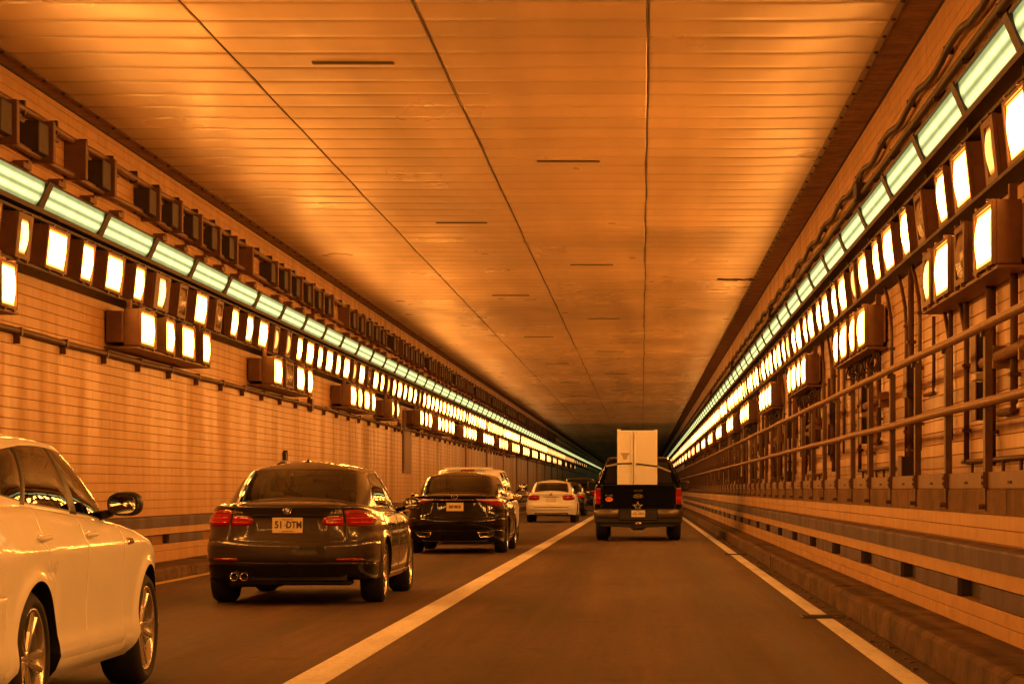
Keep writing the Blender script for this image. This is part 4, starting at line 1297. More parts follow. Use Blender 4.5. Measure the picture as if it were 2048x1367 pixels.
        b.lathe([(w / 2 - .035, 0), (w / 2 - .033, .028), (w / 2 - .045, .055), (w / 2 - .09, .065)], (0, 0, 0), 24)
        nsp = {'five': 5, 'double': 10, 'ten': 10, 'six': 6}[style]
        for k in range(nsp):
            a = 2 * math.pi * k / nsp
            if style == 'double': a = 2 * math.pi * (k // 2) / 5 + (.17 if k % 2 else -.17)
            wd0, wd1 = {'five': (.034, .055), 'double': (.016, .020), 'ten': (.012, .016), 'six': (.035, .05)}[style]
            ca, sa = math.cos(a), math.sin(a)
            def pt(rad, tt, ax):
                return (ax, rad * ca - tt * sa, rad * sa + tt * ca)
            x0, x1 = w / 2 - .040, w / 2 - .018
            vs = []
            for rad, wd, ax in ((.035, wd0, x0), (R_ * .55, (wd0 + wd1) * .42, x0 + .008), (R_ - .012, wd1, x1)):
                vs += [pt(rad, -wd, ax - .012), pt(rad, -wd * .5, ax), pt(rad, wd * .5, ax), pt(rad, wd, ax - .012), pt(rad, wd * .8, ax - .04), pt(rad, -wd * .8, ax - .04)]
            fs = []
            for i in range(2):
                for j in range(6): fs.append((i * 6 + j, i * 6 + (j + 1) % 6, (i + 1) * 6 + (j + 1) % 6, (i + 1) * 6 + j))
            b.add(vs, fs, 0, False)
        rm = b.mesh('rim', M[rim_mat])
        d = MB(); d.lathe([(w / 2 - .10, .05), (w / 2 - .10, .16), (w / 2 - .12, .16)], (0, 0, 0), 32); d.lathe([(w / 2 - .14, .001), (w / 2 - .14, R_ - .03)], (0, 0, 0), 32, 1)
        dm = d.mesh('brake_disc', [M['disc'], M['black']])
        hx = hub_x if hub_x is not None else s.hw - .02 - w / 2
        for yc in sp['axles']:
            for sg in (1, -1):
                wh = empty('wheel', (hx * sg, yc, r), s.root)
                wh.rotation_euler = (R.uniform(0, 1.2), 0, 0 if sg > 0 else math.pi)
                for nm, me in (('tyre', tm), ('rim', rm), ('brake_disc', dm)): link(nm, me, wh)
    def mirror(s, x, y, z, mat, w=.19, h=.135):
        for sg in (1, -1):
            b = MB()
            b.sphere((0, .03, 0), (w / 2, .075, h / 2), 20, 12, 0, .75)
            b.tube([(-sg * w * .38, .03, -h * .36), (-sg * (w * .38 + .10), .05, -h * .52)], [.022, .03], 8)
            o = b.build('wing_mirror', mat, s.root, (x * sg, y, z))
            g = MB(); 
            vs = [(0, -.048, 0)]; 
            for k in range(24):
                a = 2 * math.pi * k / 24; c_, s_ = math.cos(a), math.sin(a)
                vs.append((math.copysign(abs(c_) ** .7, c_) * w * .40, -.047, math.copysign(abs(s_) ** .7, s_) * h * .38))
            g.add(vs, [(0, 1 + k, 1 + (k + 1) % 24) for k in range(24)])
            g.build('mirror_glass', M['mirror'], o, rot=(0, 0, -.10 * sg))
            fr = MB(); ring = [(v[0] * 1.04, -.040, v[2] * 1.05) for v in vs[1:]]
            fr.tube(ring + [ring[0]], .006, 6); fr.build('mirror_rim', M['black'], o)
    def handles(s, ys, z, mat):
        for y in ys:
            for sg in (1, -1):
                a = s.arc_of_y(y); p, n = s.surf(a, z, 0); q, _ = s.surf(s.arc_of_y(y + .17), z + .006, 0)
                b = MB(); path = []
                for k in range(7):
                    t = k / 6; pp = p * (1 - t) + q * t + np.array([1, 0, 0]) * (.012 + .030 * math.sin(math.pi * t) ** .5)
                    path.append((pp[0] * sg, pp[1], pp[2]))
                b.tube(path, [.008, .013, .014, .014, .014, .013, .008], 8)
                b.sphere(((p[0] * .5 + q[0] * .5 + .0) * sg, (p[1] + q[1]) / 2, z - .004), (.006, .075, .028), 14, 8)
                door = None
                o = b.build('door_handle', mat, s.root)
    def interior(s, ys=(2.1,), z0=.75, rear_y=1.15):
        for y in ys:
            for x in (-.37, .37):
                b = MB(); b.box(x - .23, x + .23, y - .06, y + .08, z0, z0 + .42, ch=.05); b.box(x - .13, x + .13, y - .05, y + .04, z0 + .45, z0 + .62, ch=.04)
                b.box(x - .05, x + .05, y - .01, y + .02, z0 + .40, z0 + .48); b.build('front_seat', M['seat'], s.root)
        b = MB(); b.box(-.6, .6, rear_y - .05, rear_y + .1, z0, z0 + .30, ch=.05)
        for x in (-.34, .34): b.box(x - .12, x + .12, rear_y - .03, rear_y + .06, z0 + .31, z0 + .43, ch=.03)
        b.build('rear_seat', M['seat'], s.root)
        b = MB(); b.box(-.10, .10, s.sp['roof_spine'][1] + .22, s.sp['roof_spine'][1] + .25, 1.24, 1.29, ch=.01); b.build('rear_view_mirror', M['black'], s.root)

def plate(car, x, z, body, mat, w=.305, h=.155, small=None, top=None, bottom=None, off=.012, size=.085, sx=.72, ink='ink', label=None):
    p, n = car.surf(x, z, off); tl = math.atan2(n[2], -n[1])
    root = empty('number_plate', tuple(p), car.root); root.rotation_euler = (-tl * .8, 0, 0)
    b = MB(); b.box(-w / 2, w / 2, -.004, .006, -h / 2, h / 2, ch=.003); b.build('plate', mat, root)
    fr = MB(); t = .006
    fr.box(-w / 2 - t, w / 2 + t, .001, .012, -h / 2 - t, -h / 2 + .001); fr.box(-w / 2 - t, w / 2 + t, .001, .012, h / 2 - .001, h / 2 + t)
    fr.box(-w / 2 - t, -w / 2 + .001, .001, .012, -h / 2, h / 2); fr.box(w / 2 - .001, w / 2 + t, .001, .012, -h / 2, h / 2); fr.build('frame', M['black'], root)
    for txt, xx, zz, sz, sxx in body:
        link('lettering', text_mesh(txt, sz, M[ink], sx=sxx, bold=.0025 if sz > .05 else 0), root, (xx, -.0055, zz))
    return root

def sedan_outline(L_, k=1.0, rc=0.0):
    return [(0, 0.0), (.22, .004), (.45, .022), (.64, .062 + rc * .3), (.80, .135 + rc * .6), (.905, .25 + rc), (.955, .42 + rc), (.98, .70), (.995, 1.1), (1.0, 1.6), (1.0, 2.2), (1.0, 2.8),
            (.995, L_ - 1.35), (.98, L_ - .95), (.955, L_ - .62), (.89, L_ - .34), (.74, L_ - .14), (.52, L_ - .045), (.25, L_ - .006), (0, L_)]

def std_region(trunk_x, z_bump, z_top_trunk=None, doors=(), hood_y=None):
    def reg(c, a, sg, g, p):
        x, y, z = p; ax = abs(x)
        sill = c.sp['zb'] + .11
        tx = trunk_x(z) if callable(trunk_x) else trunk_x
        if g > 1.5:                                            # deck and bonnet top
            if c.sp['gh_y'][0] < y < c.sp['gh_y'][1] and ax < .62: return 'parcel_shelf'
            if y < c.sp['gh_y'][0] + .02 and ax < c.sp.get('trunk_deck_x', .62): return 'boot_lid'
            if y > c.sp['gh_y'][1] and ax < .70: return 'bonnet'
            return 'body'
        if a < c.sp['trunk_arc'] and z > z_bump: return 'boot_lid'
        if y < .62 and z < z_bump: return 'lower_bumper' if z < c.sp.get('z_low', 0) else 'rear_bumper'
        for k, (y0, y1) in enumerate(doors):
            if y0 < y < y1 and a < c.S_tot - 1 and g > .09 and g <= 1:
                near = any(abs(y - yc) < c.sp['Ra'] + .03 and z < c.sp['rw'] + c.sp['Ra'] + .03 for yc in c.sp['axles'])
                if not near: return 'door|%s%d' % ('R' if sg > 0 else 'L', k)
        return 'body'
    return reg

# ------------------------------------------------------------------ grey sedan (centre left)
def grey_sedan():
    Ln = 4.62
    gh = [(0, .66, 0, 1.36, 1.385), (.30, .665, .27, 1.36, 1.383), (.54, .70, .48, 1.385, 1.372), (.66, .80, .56, 1.45, 1.355),
          (.735, 1.02, .595, 1.60, 1.352), (.765, 1.34, .61, 1.80, 1.358), (.78, 1.75, .62, 2.0, 1.362), (.785, 2.25, .625, 2.25, 1.365),
          (.785, 2.75, .62, 2.52, 1.352), (.77, 3.1, .60, 2.70, 1.335), (.73, 3.34, .55, 2.80, 1.328), (.55, 3.52, .44, 2.86, 1.34), (.28, 3.60, .24, 2.89, 1.348), (0, 3.62, 0, 2.90, 1.35)]
    def dent(x, z):
        # recess round the number plate
        return .022 * sstep((.40 - x) / .05) * sstep((z - .70) / .03) * sstep((.905 - z) / .012)
    sp = dict(L=Ln, W=1.811, zb=.235, zb_rear=.06, rw=.322, Ra=.365, axles=(1.03, 3.84), paint='grey_paint', crown=.085, rnd=.06,
              T=[(0, 1.015), (.15, 1.02), (.5, 1.0), (.9, .985), (1.6, .975), (2.4, .955), (3.2, .93), (3.7, .90), (4.2, .80), (4.5, .68), (4.62, .60)],
              R=[(.2, .14), (.30, .075), (.38, .05), (.425, .035), (.44, .012), (.48, .0), (.62, .004), (.645, .03), (.66, .045), (.72, .062), (.86, .075), (.93, .075), (.985, .045), (1.02, .04)],
              S=[(.2, .055), (.30, .02), (.40, .01), (.55, .0), (.68, .008), (.76, .022), (.79, .020), (.82, .028), (.90, .050), (1.02, .085)],
              F=[(.2, .10), (.35, .02), (.5, .0), (.7, .04), (.9, .2), (1.05, .3)], outline=sedan_outline(Ln, rc=.02),
              spine=(1.0, 3.7), gh=gh, gh_y=(.70, 3.5), roof_spine=(1.75, 2.5), roof_crown=.080, bulge=.028, trunk_arc=.600, trunk_deck_x=.60,
              rear_breaks=[.600], z_breaks=[.645, .425], z_low=.425, door_y=[1.28, 2.33, 3.42], mats={'parcel_shelf': 'interior', 'lower_bumper': 'black_paint'},
              windows=[('rear_window', -1, 2.45, 0, 0), ('side_window', 4.15, 7.05, 0, 0), ('side_window', 7.25, 9.75, 0, 0), ('windscreen', 10.35, 99, 0, 0)],
              black_pillars=[(7.0, 7.3)], t_lo=lambda u: .07 if u < 3 or u > 10.2 else .05 + .10 * max(0, (5 - u)), t_hi=lambda u: .965 if u < 3 else (.93 - .06 * max(0, 5 - u)), dent=dent)
    sp['region'] = std_region(.6, .645, doors=[(1.28, 2.33), (2.33, 3.42)])
    c = Car('grey_sedan', 'dark grey metallic sedan with twin left exhaust, directly ahead of the nearest white sedan', 'car', -3.545, 24.92, sp)
    c.body(); c.greenhouse(); c.wheels('double', .235, .245)
    c.mirror(.965, 3.03, 1.005, M['black_paint'])
    c.handles((1.55, 2.62), .80, M['grey_paint'])
    c.interior((2.35,), .71, 1.35)
    # tail lamps
    for o in c.patch('tail_light', [(.615, .798, .955), (.72, .795, .962), (.84, .795, .955), (.95, .80, .935), (1.06, .82, .905), (1.12, .845, .875)], .014, M['red']):
        pass
    c.patch('tail_light_bar', [(.64, .868, .884), (.78, .868, .884), (.92, .868, .882), (1.03, .866, .874)], .019, M['red_bright'])
    c.patch('tail_light_bar', [(.64, .826, .842), (.78, .824, .840), (.92, .824, .838), (1.0, .83, .838)], .019, M['red_bright'])
    c.patch('inner_tail_light', [(.365, .835, .862), (.385, .808, .884), (.43, .80, .895), (.50, .798, .90), (.588, .80, .905)], .012, M['red'])
    c.patch('tail_light_bar', [(.40, .862, .874), (.48, .865, .878), (.575, .868, .882)], .016, M['red_bright'])
    c.patch('tail_light_bar', [(.40, .824, .836), (.48, .825, .838), (.575, .826, .840)], .016, M['red_bright'])
    c.patch('reversing_light', [(.42, .884, .893), (.48, .887, .899), (.54, .889, .902)], .0165, M['amber'])
    c.patch('tail_light', [(.66, .92, .945), (.74, .92, .95), (.84, .915, .94)], .018, M['red_dark'])
    c.patch('rear_reflector', [(.50, .455, .475), (.58, .452, .478), (.72, .452, .478), (.80, .458, .472)], .006, M['red_dark'])
    c.patch('bumper_trim', [(0, .405, .432), (.3, .405, .432), (.6, .408, .432), (.8, .412, .43)], .008, M['grey_paint'])
    c.patch('boot_handle_trim', [(0, .902, .915), (.2, .902, .915), (.37, .902, .912)], .004, M['black'])
    # exhaust
    for x in (-.535, -.435):
        b = MB(); b.lathe([(0, .038), (-.02, .042), (-.075, .042), (-.078, .037), (.06, .035)], (x, .145, .292), 24, axis='y'); b.build('exhaust_pipe', M['chrome'], c.root)
    b = MB(); b.box(-.62, -.1, .3, .75, .18, .30, ch=.03); b.tube([(-.3, .7, .24), (-.2, 3.0, .22)], .035); b.box(-.12, .62, .25, .5, .20, .26, ch=.02); b.build('silencer', M['black'], c.root)
    # roof fin
    b = MB(); b.add([(-.02, 0, 0), (.02, 0, 0), (0, .13, .005), (0, -.01, .045), (0, .04, .04)], [(0, 3, 1), (0, 4, 3), (1, 3, 4), (1, 4, 2), (0, 2, 4)], 0, True); b.box(-.04, .04, -.02, .10, -.02, .004, ch=.003)
    b.build('roof_antenna', M['grey_paint'], c.root, (0, 1.62, 1.452))
    plate(c, 0, .805, [('51', -.088, .002, .098, .85), ('DTM', .065, .002, .095, .78), ('18', -.020, -.002, .032, .9), ('New Jersey', 0, .058, .022, 1.0), ('LINCOLN AVE', 0, -.060, .018, 1.0)], M['plate'])
    # round badge with quartered disc
    p, n = c.surf(0, .962, .004); root = empty('badge', tuple(p), c.root); root.rotation_euler = (-.12, 0, 0)
    b = MB(); b.lathe([(0, .001), (-.004, .040), (-.006, .042), (0, .043)], (0, 0, 0), 32, axis='y'); b.build('ring', M['chrome'], root)
    b = MB(); b.lathe([(-.005, .001), (-.005, .037)], (0, 0, 0), 32, axis='y'); b.build('black_disc', M['trim'], root)
    b = MB()
    for q, mi in ((0, 0), (1, 1), (2, 0), (3, 1)):
        vs = [(0, -.0065, 0)] + [(.024 * math.cos(math.pi / 2 * (q + t / 6)), -.0065, .024 * math.sin(math.pi / 2 * (q + t / 6))) for t in range(7)]
        b.add(vs, [(0, i, i + 1) for i in range(1, 7)], mi)
    b.build('quartered_disc', [simple('badge blue', (.08, .16, .4), .3), M['silver']], root)
    p, n = c.surf(.50, .942, .004)
    link('model_lettering', text_mesh('328i', .062, M['silver'], sx=1.25), c.root, (p[0] + .02, p[1] - .003, p[2]))
    link('model_lettering', text_mesh('xDrive', .045, M['silver'], sx=1.0), c.root, (-p[0] - .05, p[1] - .003, p[2] - .004))
    return c
grey = grey_sedan()
# ------------------------------------------------------------------ white sedan, nearest
def white_sedan_near():
    Ln = 4.845
    gh = [(0, .52, 0, 1.12, 1.422), (.30, .53, .27, 1.12, 1.420), (.54, .58, .46, 1.15, 1.415), (.67, .70, .54, 1.27, 1.405),
          (.75, .95, .58, 1.47, 1.405), (.785, 1.32, .61, 1.75, 1.415), (.80, 1.8, .62, 2.05, 1.422), (.805, 2.3, .622, 2.35, 1.418),
          (.80, 2.8, .615, 2.62, 1.402), (.785, 3.12, .60, 2.80, 1.382), (.745, 3.38, .56, 2.92, 1.372), (.56, 3.60, .44, 3.0, 1.382), (.28, 3.70, .24, 3.04, 1.388), (0, 3.73, 0, 3.05, 1.390)]
    sp = dict(L=Ln, W=1.83, zb=.21, zb_rear=.06, rw=.335, Ra=.385, axles=(1.085, 3.88), paint='white_paint', crown=.05, rnd=.07, flare=.020,
              T=[(0, 1.03), (.3, 1.06), (.8, 1.085), (1.3, 1.085), (2.0, 1.05), (2.8, 1.005), (3.3, .97), (3.8, .91), (4.3, .82), (4.65, .70), (4.845, .60)],
              R=[(.2, .14), (.32, .06), (.45, .01), (.58, .0), (.66, .03), (.75, .06), (.9, .06), (1.0, .04), (1.08, .05)],
              S=[(.2, .075), (.25, .030), (.29, .006), (.345, .002), (.385, .007), (.45, .018), (.52, .019), (.64, .012), (.80, .002), (.86, .0), (.885, .012), (.93, .030), (1.0, .058), (1.1, .095)],
              F=[(.2, .10), (.35, .02), (.5, .0), (.7, .05), (.9, .2), (1.05, .3)], outline=sedan_outline(Ln, rc=.03),
              spine=(1.0, 3.8), gh=gh, gh_y=(.60, 3.6), roof_spine=(1.6, 2.6), roof_crown=.085, bulge=.030, trunk_arc=.62,
              rear_breaks=[.62], z_breaks=[.66], door_y=[1.30, 2.20, 3.13], mats={'parcel_shelf': 'interior', 'lower_bumper': 'black'},
              windows=[('rear_window', -1, 2.45, 0, 0), ('quarter_window', 3.95, 4.85, 0, 0), ('side_window', 4.95, 6.9, 0, 0), ('side_window', 7.15, 9.75, 0, 0), ('windscreen', 10.4, 99, 0, 0)],
              black_pillars=[(4.8, 5.0), (6.85, 7.2)], seal='black', glass='glass_dark',
              t_lo=lambda u: .07 if u < 3 or u > 10.2 else .045 + .10 * max(0, (5.2 - u)) ** 1.3, t_hi=lambda u: .965 if u < 3 else (.935 - .05 * max(0, 5.2 - u)))
    sp['region'] = std_region(.62, .66, doors=[(1.30, 2.20), (2.20, 3.13)])
    c = Car('white_sedan', 'white sedan cut off by the left edge of the picture, nearest car', 'car', -3.865, 11.15, sp)
    c.body(); c.greenhouse(); c.wheels('double', .235, .250)
    c.mirror(.935, 3.0, 1.085, M['black'], .20, .140)
    c.handles((1.17, 2.22), .925, M['white_paint'])
    c.interior((2.4,), .76, 1.35)
    # side vent behind the front wheel with chrome surround
    a0, a1 = c.arc_of_y(3.22), c.arc_of_y(3.36)
    c.patch('side_vent', [(a0, .850, .890), ((a0 + a1) / 2, .850, .892), (a1, .852, .888)], .008, M['chrome'])
    c.patch('vent_grille', [(a0 + .012, .857, .883), ((a0 + a1) / 2, .857, .885), (a1 - .012, .858, .882)], .010, M['black'])
    for y in (1.45, 2.3): pass
    # window chrome/black beads along the roof
    c.patch('tail_light', [(.60, .82, .96), (.75, .82, .97), (.9, .83, .96), (1.02, .86, .93)], .012, M['red'])
    c.patch('rear_reflector', [(.5, .45, .48), (.7, .45, .48)], .006, M['red_dark'])
    b = MB(); b.box(-.2, .2, .12, .15, .82, .95); b.build('plate_holder', M['black'], c.root)
    return c
kia = white_sedan_near()

# ------------------------------------------------------------------ scaled sedans
def scaled(kl, kw, dz=0.0, kz=1.0, **over):
    Ln = 4.62 * kl
    sp = dict(grey.sp); 
    gh = [(a * kw, b * kl, c * kw, d * kl, e * kz + dz) for a, b, c, d, e in grey.sp['gh']]
    sp.update(L=Ln, W=1.811 * kw, axles=tuple(v * kl for v in grey.sp['axles']), gh=gh, T=[(a * kl, b + dz) for a, b in grey.sp['T']],
              outline=[(a, b * kl) for a, b in grey.sp['outline']], spine=(1.0 * kl, 3.7 * kl), gh_y=(.70 * kl, 3.5 * kl), roof_spine=(1.75 * kl, 2.5 * kl),
              door_y=[v * kl for v in grey.sp['door_y']])
    d = [(sp['door_y'][0], sp['door_y'][1]), (sp['door_y'][1], sp['door_y'][2])]
    sp['region'] = std_region(.6, .645, doors=d)
    sp.update(over); return sp

def fin(c, y, z, mat):
    b = MB(); b.add([(-.02, 0, 0), (.02, 0, 0), (0, .12, .005), (0, -.01, .04), (0, .04, .036)], [(0, 3, 1), (0, 4, 3), (1, 3, 4), (1, 4, 2), (0, 2, 4)], 0, True); b.box(-.03, .03, -.02, .09, -.02, .004, ch=.003)
    b.build('roof_antenna', mat, c.root, (0, y, z))

# black luxury sedan
def dentb(x, z): return .018 * sstep((.42 - x) / .04) * sstep((z - .70) / .03) * sstep((.955 - z) / .012)
sp = scaled(1.05, 1.016, .035, 1.0, paint='black_paint', zb=.20, zb_rear=.05, dent=dentb, glass='glass_dark', mats={'parcel_shelf': 'interior', 'lower_bumper': 'black_paint'},
            R=[(.2, .12), (.28, .06), (.40, .03), (.52, .0), (.60, .0), (.66, .03), (.72, .06), (.86, .08), (.96, .085), (1.0, .07), (1.04, .035), (1.06, .04)])
black = Car('black_sedan', 'glossy black sedan with chrome strip above its plate, third car in the left lane', 'car', -3.37, 44.93, sp)
black.body(); black.greenhouse(); black.wheels('double', .235, .245); black.mirror(.985, 3.18, 1.02, M['black_paint'], .20, .14)
black.handles((1.6, 2.75), .82, M['chrome']); black.interior((2.45,), .74, 1.4); fin(black, 1.75, 1.487, M['black_paint'])
black.patch('tail_light', [(.40, .955, .985), (.50, .94, .99), (.66, .90, .995), (.82, .86, 1.0), (.98, .86, .99), (1.08, .89, .97), (1.18, .93, .955)], .012, M['red_dark'])
black.patch('tail_light_strip', [(.42, .968, .990), (.55, .955, .985), (.68, .95, .982), (.80, .952, .980), (.90, .955, .975)], .018, M['amber'])
black.patch('chrome_strip', [(0, .960, .983), (.2, .962, .984), (.39, .967, .985)], .016, M['chrome'])
black.patch('bumper_crease', [(.55, .54, .548), (.7, .545, .553), (.8, .56, .567)], .004, M['black_paint'])
for sg in (1, -1):
    b = MB(); P_ = [(.42, .385), (.72, .395), (.66, .31), (.46, .305), (.42, .385)]
    b.tube([(x * sg, black.surf(x, z, .012)[0][1] if True else 0, z) for x, z in P_], .007, 6); b.build('exhaust_surround', M['chrome'], black.root)
    b = MB(); b.add([(x * sg, black.surf(x, z, .004)[0][1], z) for x, z in P_[:4]], [(0, 1, 2, 3)]); b.build('exhaust_opening', M['black'], black.root)
plate(black, 0, .845, [('E6F MCB', 0, .0, .072, .78)], M['plate'], w=.305, h=.15)
p, n = black.surf(0, 1.03, .006); root = empty('badge', tuple(p), black.root); root.rotation_euler = (-.35, 0, 0)
b = MB(); b.tube([(.058 * math.cos(t * math.pi / 12), -.003, .042 * math.sin(t * math.pi / 12)) for t in range(25)], .004, 6); b.build('oval_ring', M['chrome'], root)
b = MB(); b.tube([(.012, -.003, .040), (-.018, -.003, .0), (-.030, -.003, -.022), (.030, -.003, -.024)], .004, 6); b.build('letter_mark', M['chrome'], root)

# white compact sedan in mid-distance
def dentc(x, z): return .018 * sstep((.28 - x) / .03) * sstep((z - .70) / .03) * sstep((.90 - z) / .012)
sp = scaled(.985, .985, .02, 1.0, paint='white_paint', zb=.23, dent=dentc, mats={'parcel_shelf': 'interior', 'lower_bumper': 'white_paint'})
jet = Car('white_compact_sedan', 'white compact sedan with rounded dark red tail lamps, ahead in the left lane', 'car', -3.17, 87.0, sp)
jet.body(); jet.greenhouse(); jet.wheels('five', .215, .225); jet.mirror(.94, 2.95, 1.0, M['white_paint']); jet.interior((2.3,), .72, 1.3); fin(jet, 1.7, 1.465, M['black'])
jet.patch('tail_light', [(.42, .80, .93), (.50, .775, .955), (.62, .77, .965), (.76, .78, .965), (.90, .80, .955), (1.0, .83, .93)], .014, M['red'])
jet.patch('tail_light_core', [(.50, .82, .87), (.56, .80, .90), (.63, .80, .90), (.68, .82, .88)], .020, M['red_dark'])
jet.patch('tail_light_core', [(.74, .84, .90), (.80, .82, .92), (.88, .84, .90)], .020, M['red_dark'])
jet.patch('bumper_slot', [(0, .520, .545), (.3, .520, .545), (.62, .525, .54)], .006, M['black'])
jet.patch('lower_grille', [(0, .30, .33), (.3, .30, .335), (.6, .31, .34)], .006, M['black'])
plate(jet, 0, .80, [], M['plate_white'], ink='ink')
jet.patch('boot_handle_trim', [(0, .885, .90), (.2, .885, .90), (.30, .887, .898)], .006, M['silver'])
p, n = jet.surf(0, .985, .006); root = empty('badge', tuple(p), jet.root)
b = MB(); b.lathe([(0, .001), (-.004, .05), (0, .055)], (0, 0, 0), 24, axis='y'); b.build('disc', M['silver'], root)
b = MB(); b.tube([(-.028, -.006, .03), (-.012, -.006, -.03), (0, -.006, 0), (.012, -.006, -.03), (.028, -.006, .03)], .004, 5); b.build('letter_mark', M['red_dark'], root)

# dark hatchback beyond it
sp = scaled(.93, .98, .02, 1.0, paint='dark_paint', mats={'parcel_shelf': 'interior', 'lower_bumper': 'black_paint'})
hatch = Car('dark_sedan', 'small dark sedan with glowing red right tail lamp just past the white compact sedan', 'car', -3.32, 108.0, sp)
hatch.body(); hatch.greenhouse(); hatch.wheels('five', .215, .225); hatch.mirror(.93, 2.8, 1.0, M['black_paint'])
hatch.patch('tail_light', [(.45, .82, .93), (.60, .80, .95), (.78, .80, .96), (.92, .82, .94)], .012, M['red_bright'])
plate(hatch, 0, .80, [], M['plate_white'])

# ------------------------------------------------------------------ sport utility bodies
def suv_spec(Ln, Wd, H, paint_, belt=1.12, glass='glass_dark'):
    k = Ln / 4.7; hw = Wd / 2; zr = H - .075
    gh = [(0, .14, 0, .52, zr - .01), (.36, .15, .33, .52, zr - .01), (.60, .18, .52, .55, zr - .015), (.70, .26, .59, .62, zr - .02),
          (.755, .50, .63, .78, zr - .015), (.785, .90, .65, 1.05, zr), (.80, 1.5, .66, 1.55, zr + .004), (.805, 2.1, .665, 2.05, zr + .004),
          (.80, 2.6, .66, 2.45, zr - .004), (.785, 3.0, .64, 2.62, zr - .015), (.74, 3.25, .59, 2.74, zr - .03), (.56, 3.45, .46, 2.82, zr - .02), (.28, 3.55, .24, 2.86, zr - .012), (0, 3.58, 0, 2.88, zr - .01)]
    gh = [(a * hw / .91, b * k, c * hw / .91, d * k, e) for a, b, c, d, e in gh]
    sp = dict(L=Ln, W=Wd, zb=.27, zb_rear=.08, rw=.36, Ra=.41, axles=(.95 * k, 3.72 * k), paint=paint_, crown=.03, rnd=.05,
              T=[(0, belt), (.8, belt), (2.0, belt - .01), (3.2, belt - .05), (3.8, belt - .1), (4.3 * k, belt - .2), (Ln, belt - .4)],
              R=[(.27, .12), (.38, .03), (.5, .0), (.66, .0), (.70, .05), (.8, .07), (belt - .1, .06), (belt, .09)],
              S=[(.27, .05), (.36, .01), (.5, .0), (.7, .0), (.85, .008), (.95, .03), (belt, .07)],
              F=[(.2, .10), (.35, .02), (.6, .0), (.8, .04), (1.0, .15), (1.2, .25)], outline=[(a, b) for a, b in sedan_outline(Ln)],
              spine=(1.0, 3.7 * k), gh=gh, gh_y=(.16, 3.4 * k), roof_spine=(.95 * k, 2.45 * k), roof_crown=.045, bulge=.03, trunk_arc=.62,
              rear_breaks=[.62], z_breaks=[.68], door_y=[1.2, 2.25, 3.2], mats={'parcel_shelf': 'interior', 'lower_bumper': 'black'}, glass=glass,
              windows=[('rear_window', -1, 2.35, 0, 0), ('quarter_window', 3.9, 5.0, 0, 0), ('side_window', 5.25, 6.9, 0, 0), ('side_window', 7.15, 9.5, 0, 0), ('windscreen', 10.35, 99, 0, 0)],
              t_lo=lambda u: .06 if u < 3 or u > 10.2 else .05, t_hi=lambda u: .58 if u < 3 else .91)
    sp['region'] = std_region(.62, .68, doors=[(1.2, 2.25), (2.25, 3.2)])
    return sp
suv = Car('white_crossover', 'white crossover hidden behind the black sedan, only roof and right mirror showing', 'car', -3.69, 52.6, suv_spec(4.66, 1.84, 1.64, 'white_paint'))
suv.body(); suv.greenhouse(); suv.wheels('five', .235, .24); suv.mirror(1.03, 3.05, 1.20, M['black_paint'], .20, .18); suv.interior((2.2,), .86, 1.2)
b = MB(); b.box(-.14, .14, .40, .46, 1.555, 1.585, ch=.008); b.build('high_brake_light', M['red_dark'], suv.root)
b = MB(); b.box(-.52, .52, .38, .62, 1.585, 1.625, ch=.01); b.build('roof_spoiler', M['white_paint'], suv.root)
suv.patch('tail_light', [(.60, .85, 1.08), (.74, .82, 1.09), (.9, .84, 1.06)], .012, M['red'])
plate(suv, 0, .85, [], M['plate_white'])
dsuv = Car('dark_utility_vehicle', 'large dark utility vehicle farthest ahead, half hidden by the black pickup', 'car', -3.35, 133.0, suv_spec(4.9, 1.98, 1.78, 'dark_paint', 1.15))
dsuv.body(); dsuv.greenhouse(); dsuv.wheels('five', .245, .24); dsuv.mirror(1.08, 3.1, 1.22, M['black_paint'], .22, .2)
dsuv.patch('tail_light', [(.68, .85, 1.10), (.80, .84, 1.11), (.92, .86, 1.08)], .012, M['red'])
dsuv.patch('chrome_strip', [(0, .98, 1.005), (.3, .98, 1.005), (.55, .98, 1.0)], .012, M['silver'])
plate(dsuv, 0, .85, [], M['plate_white'])

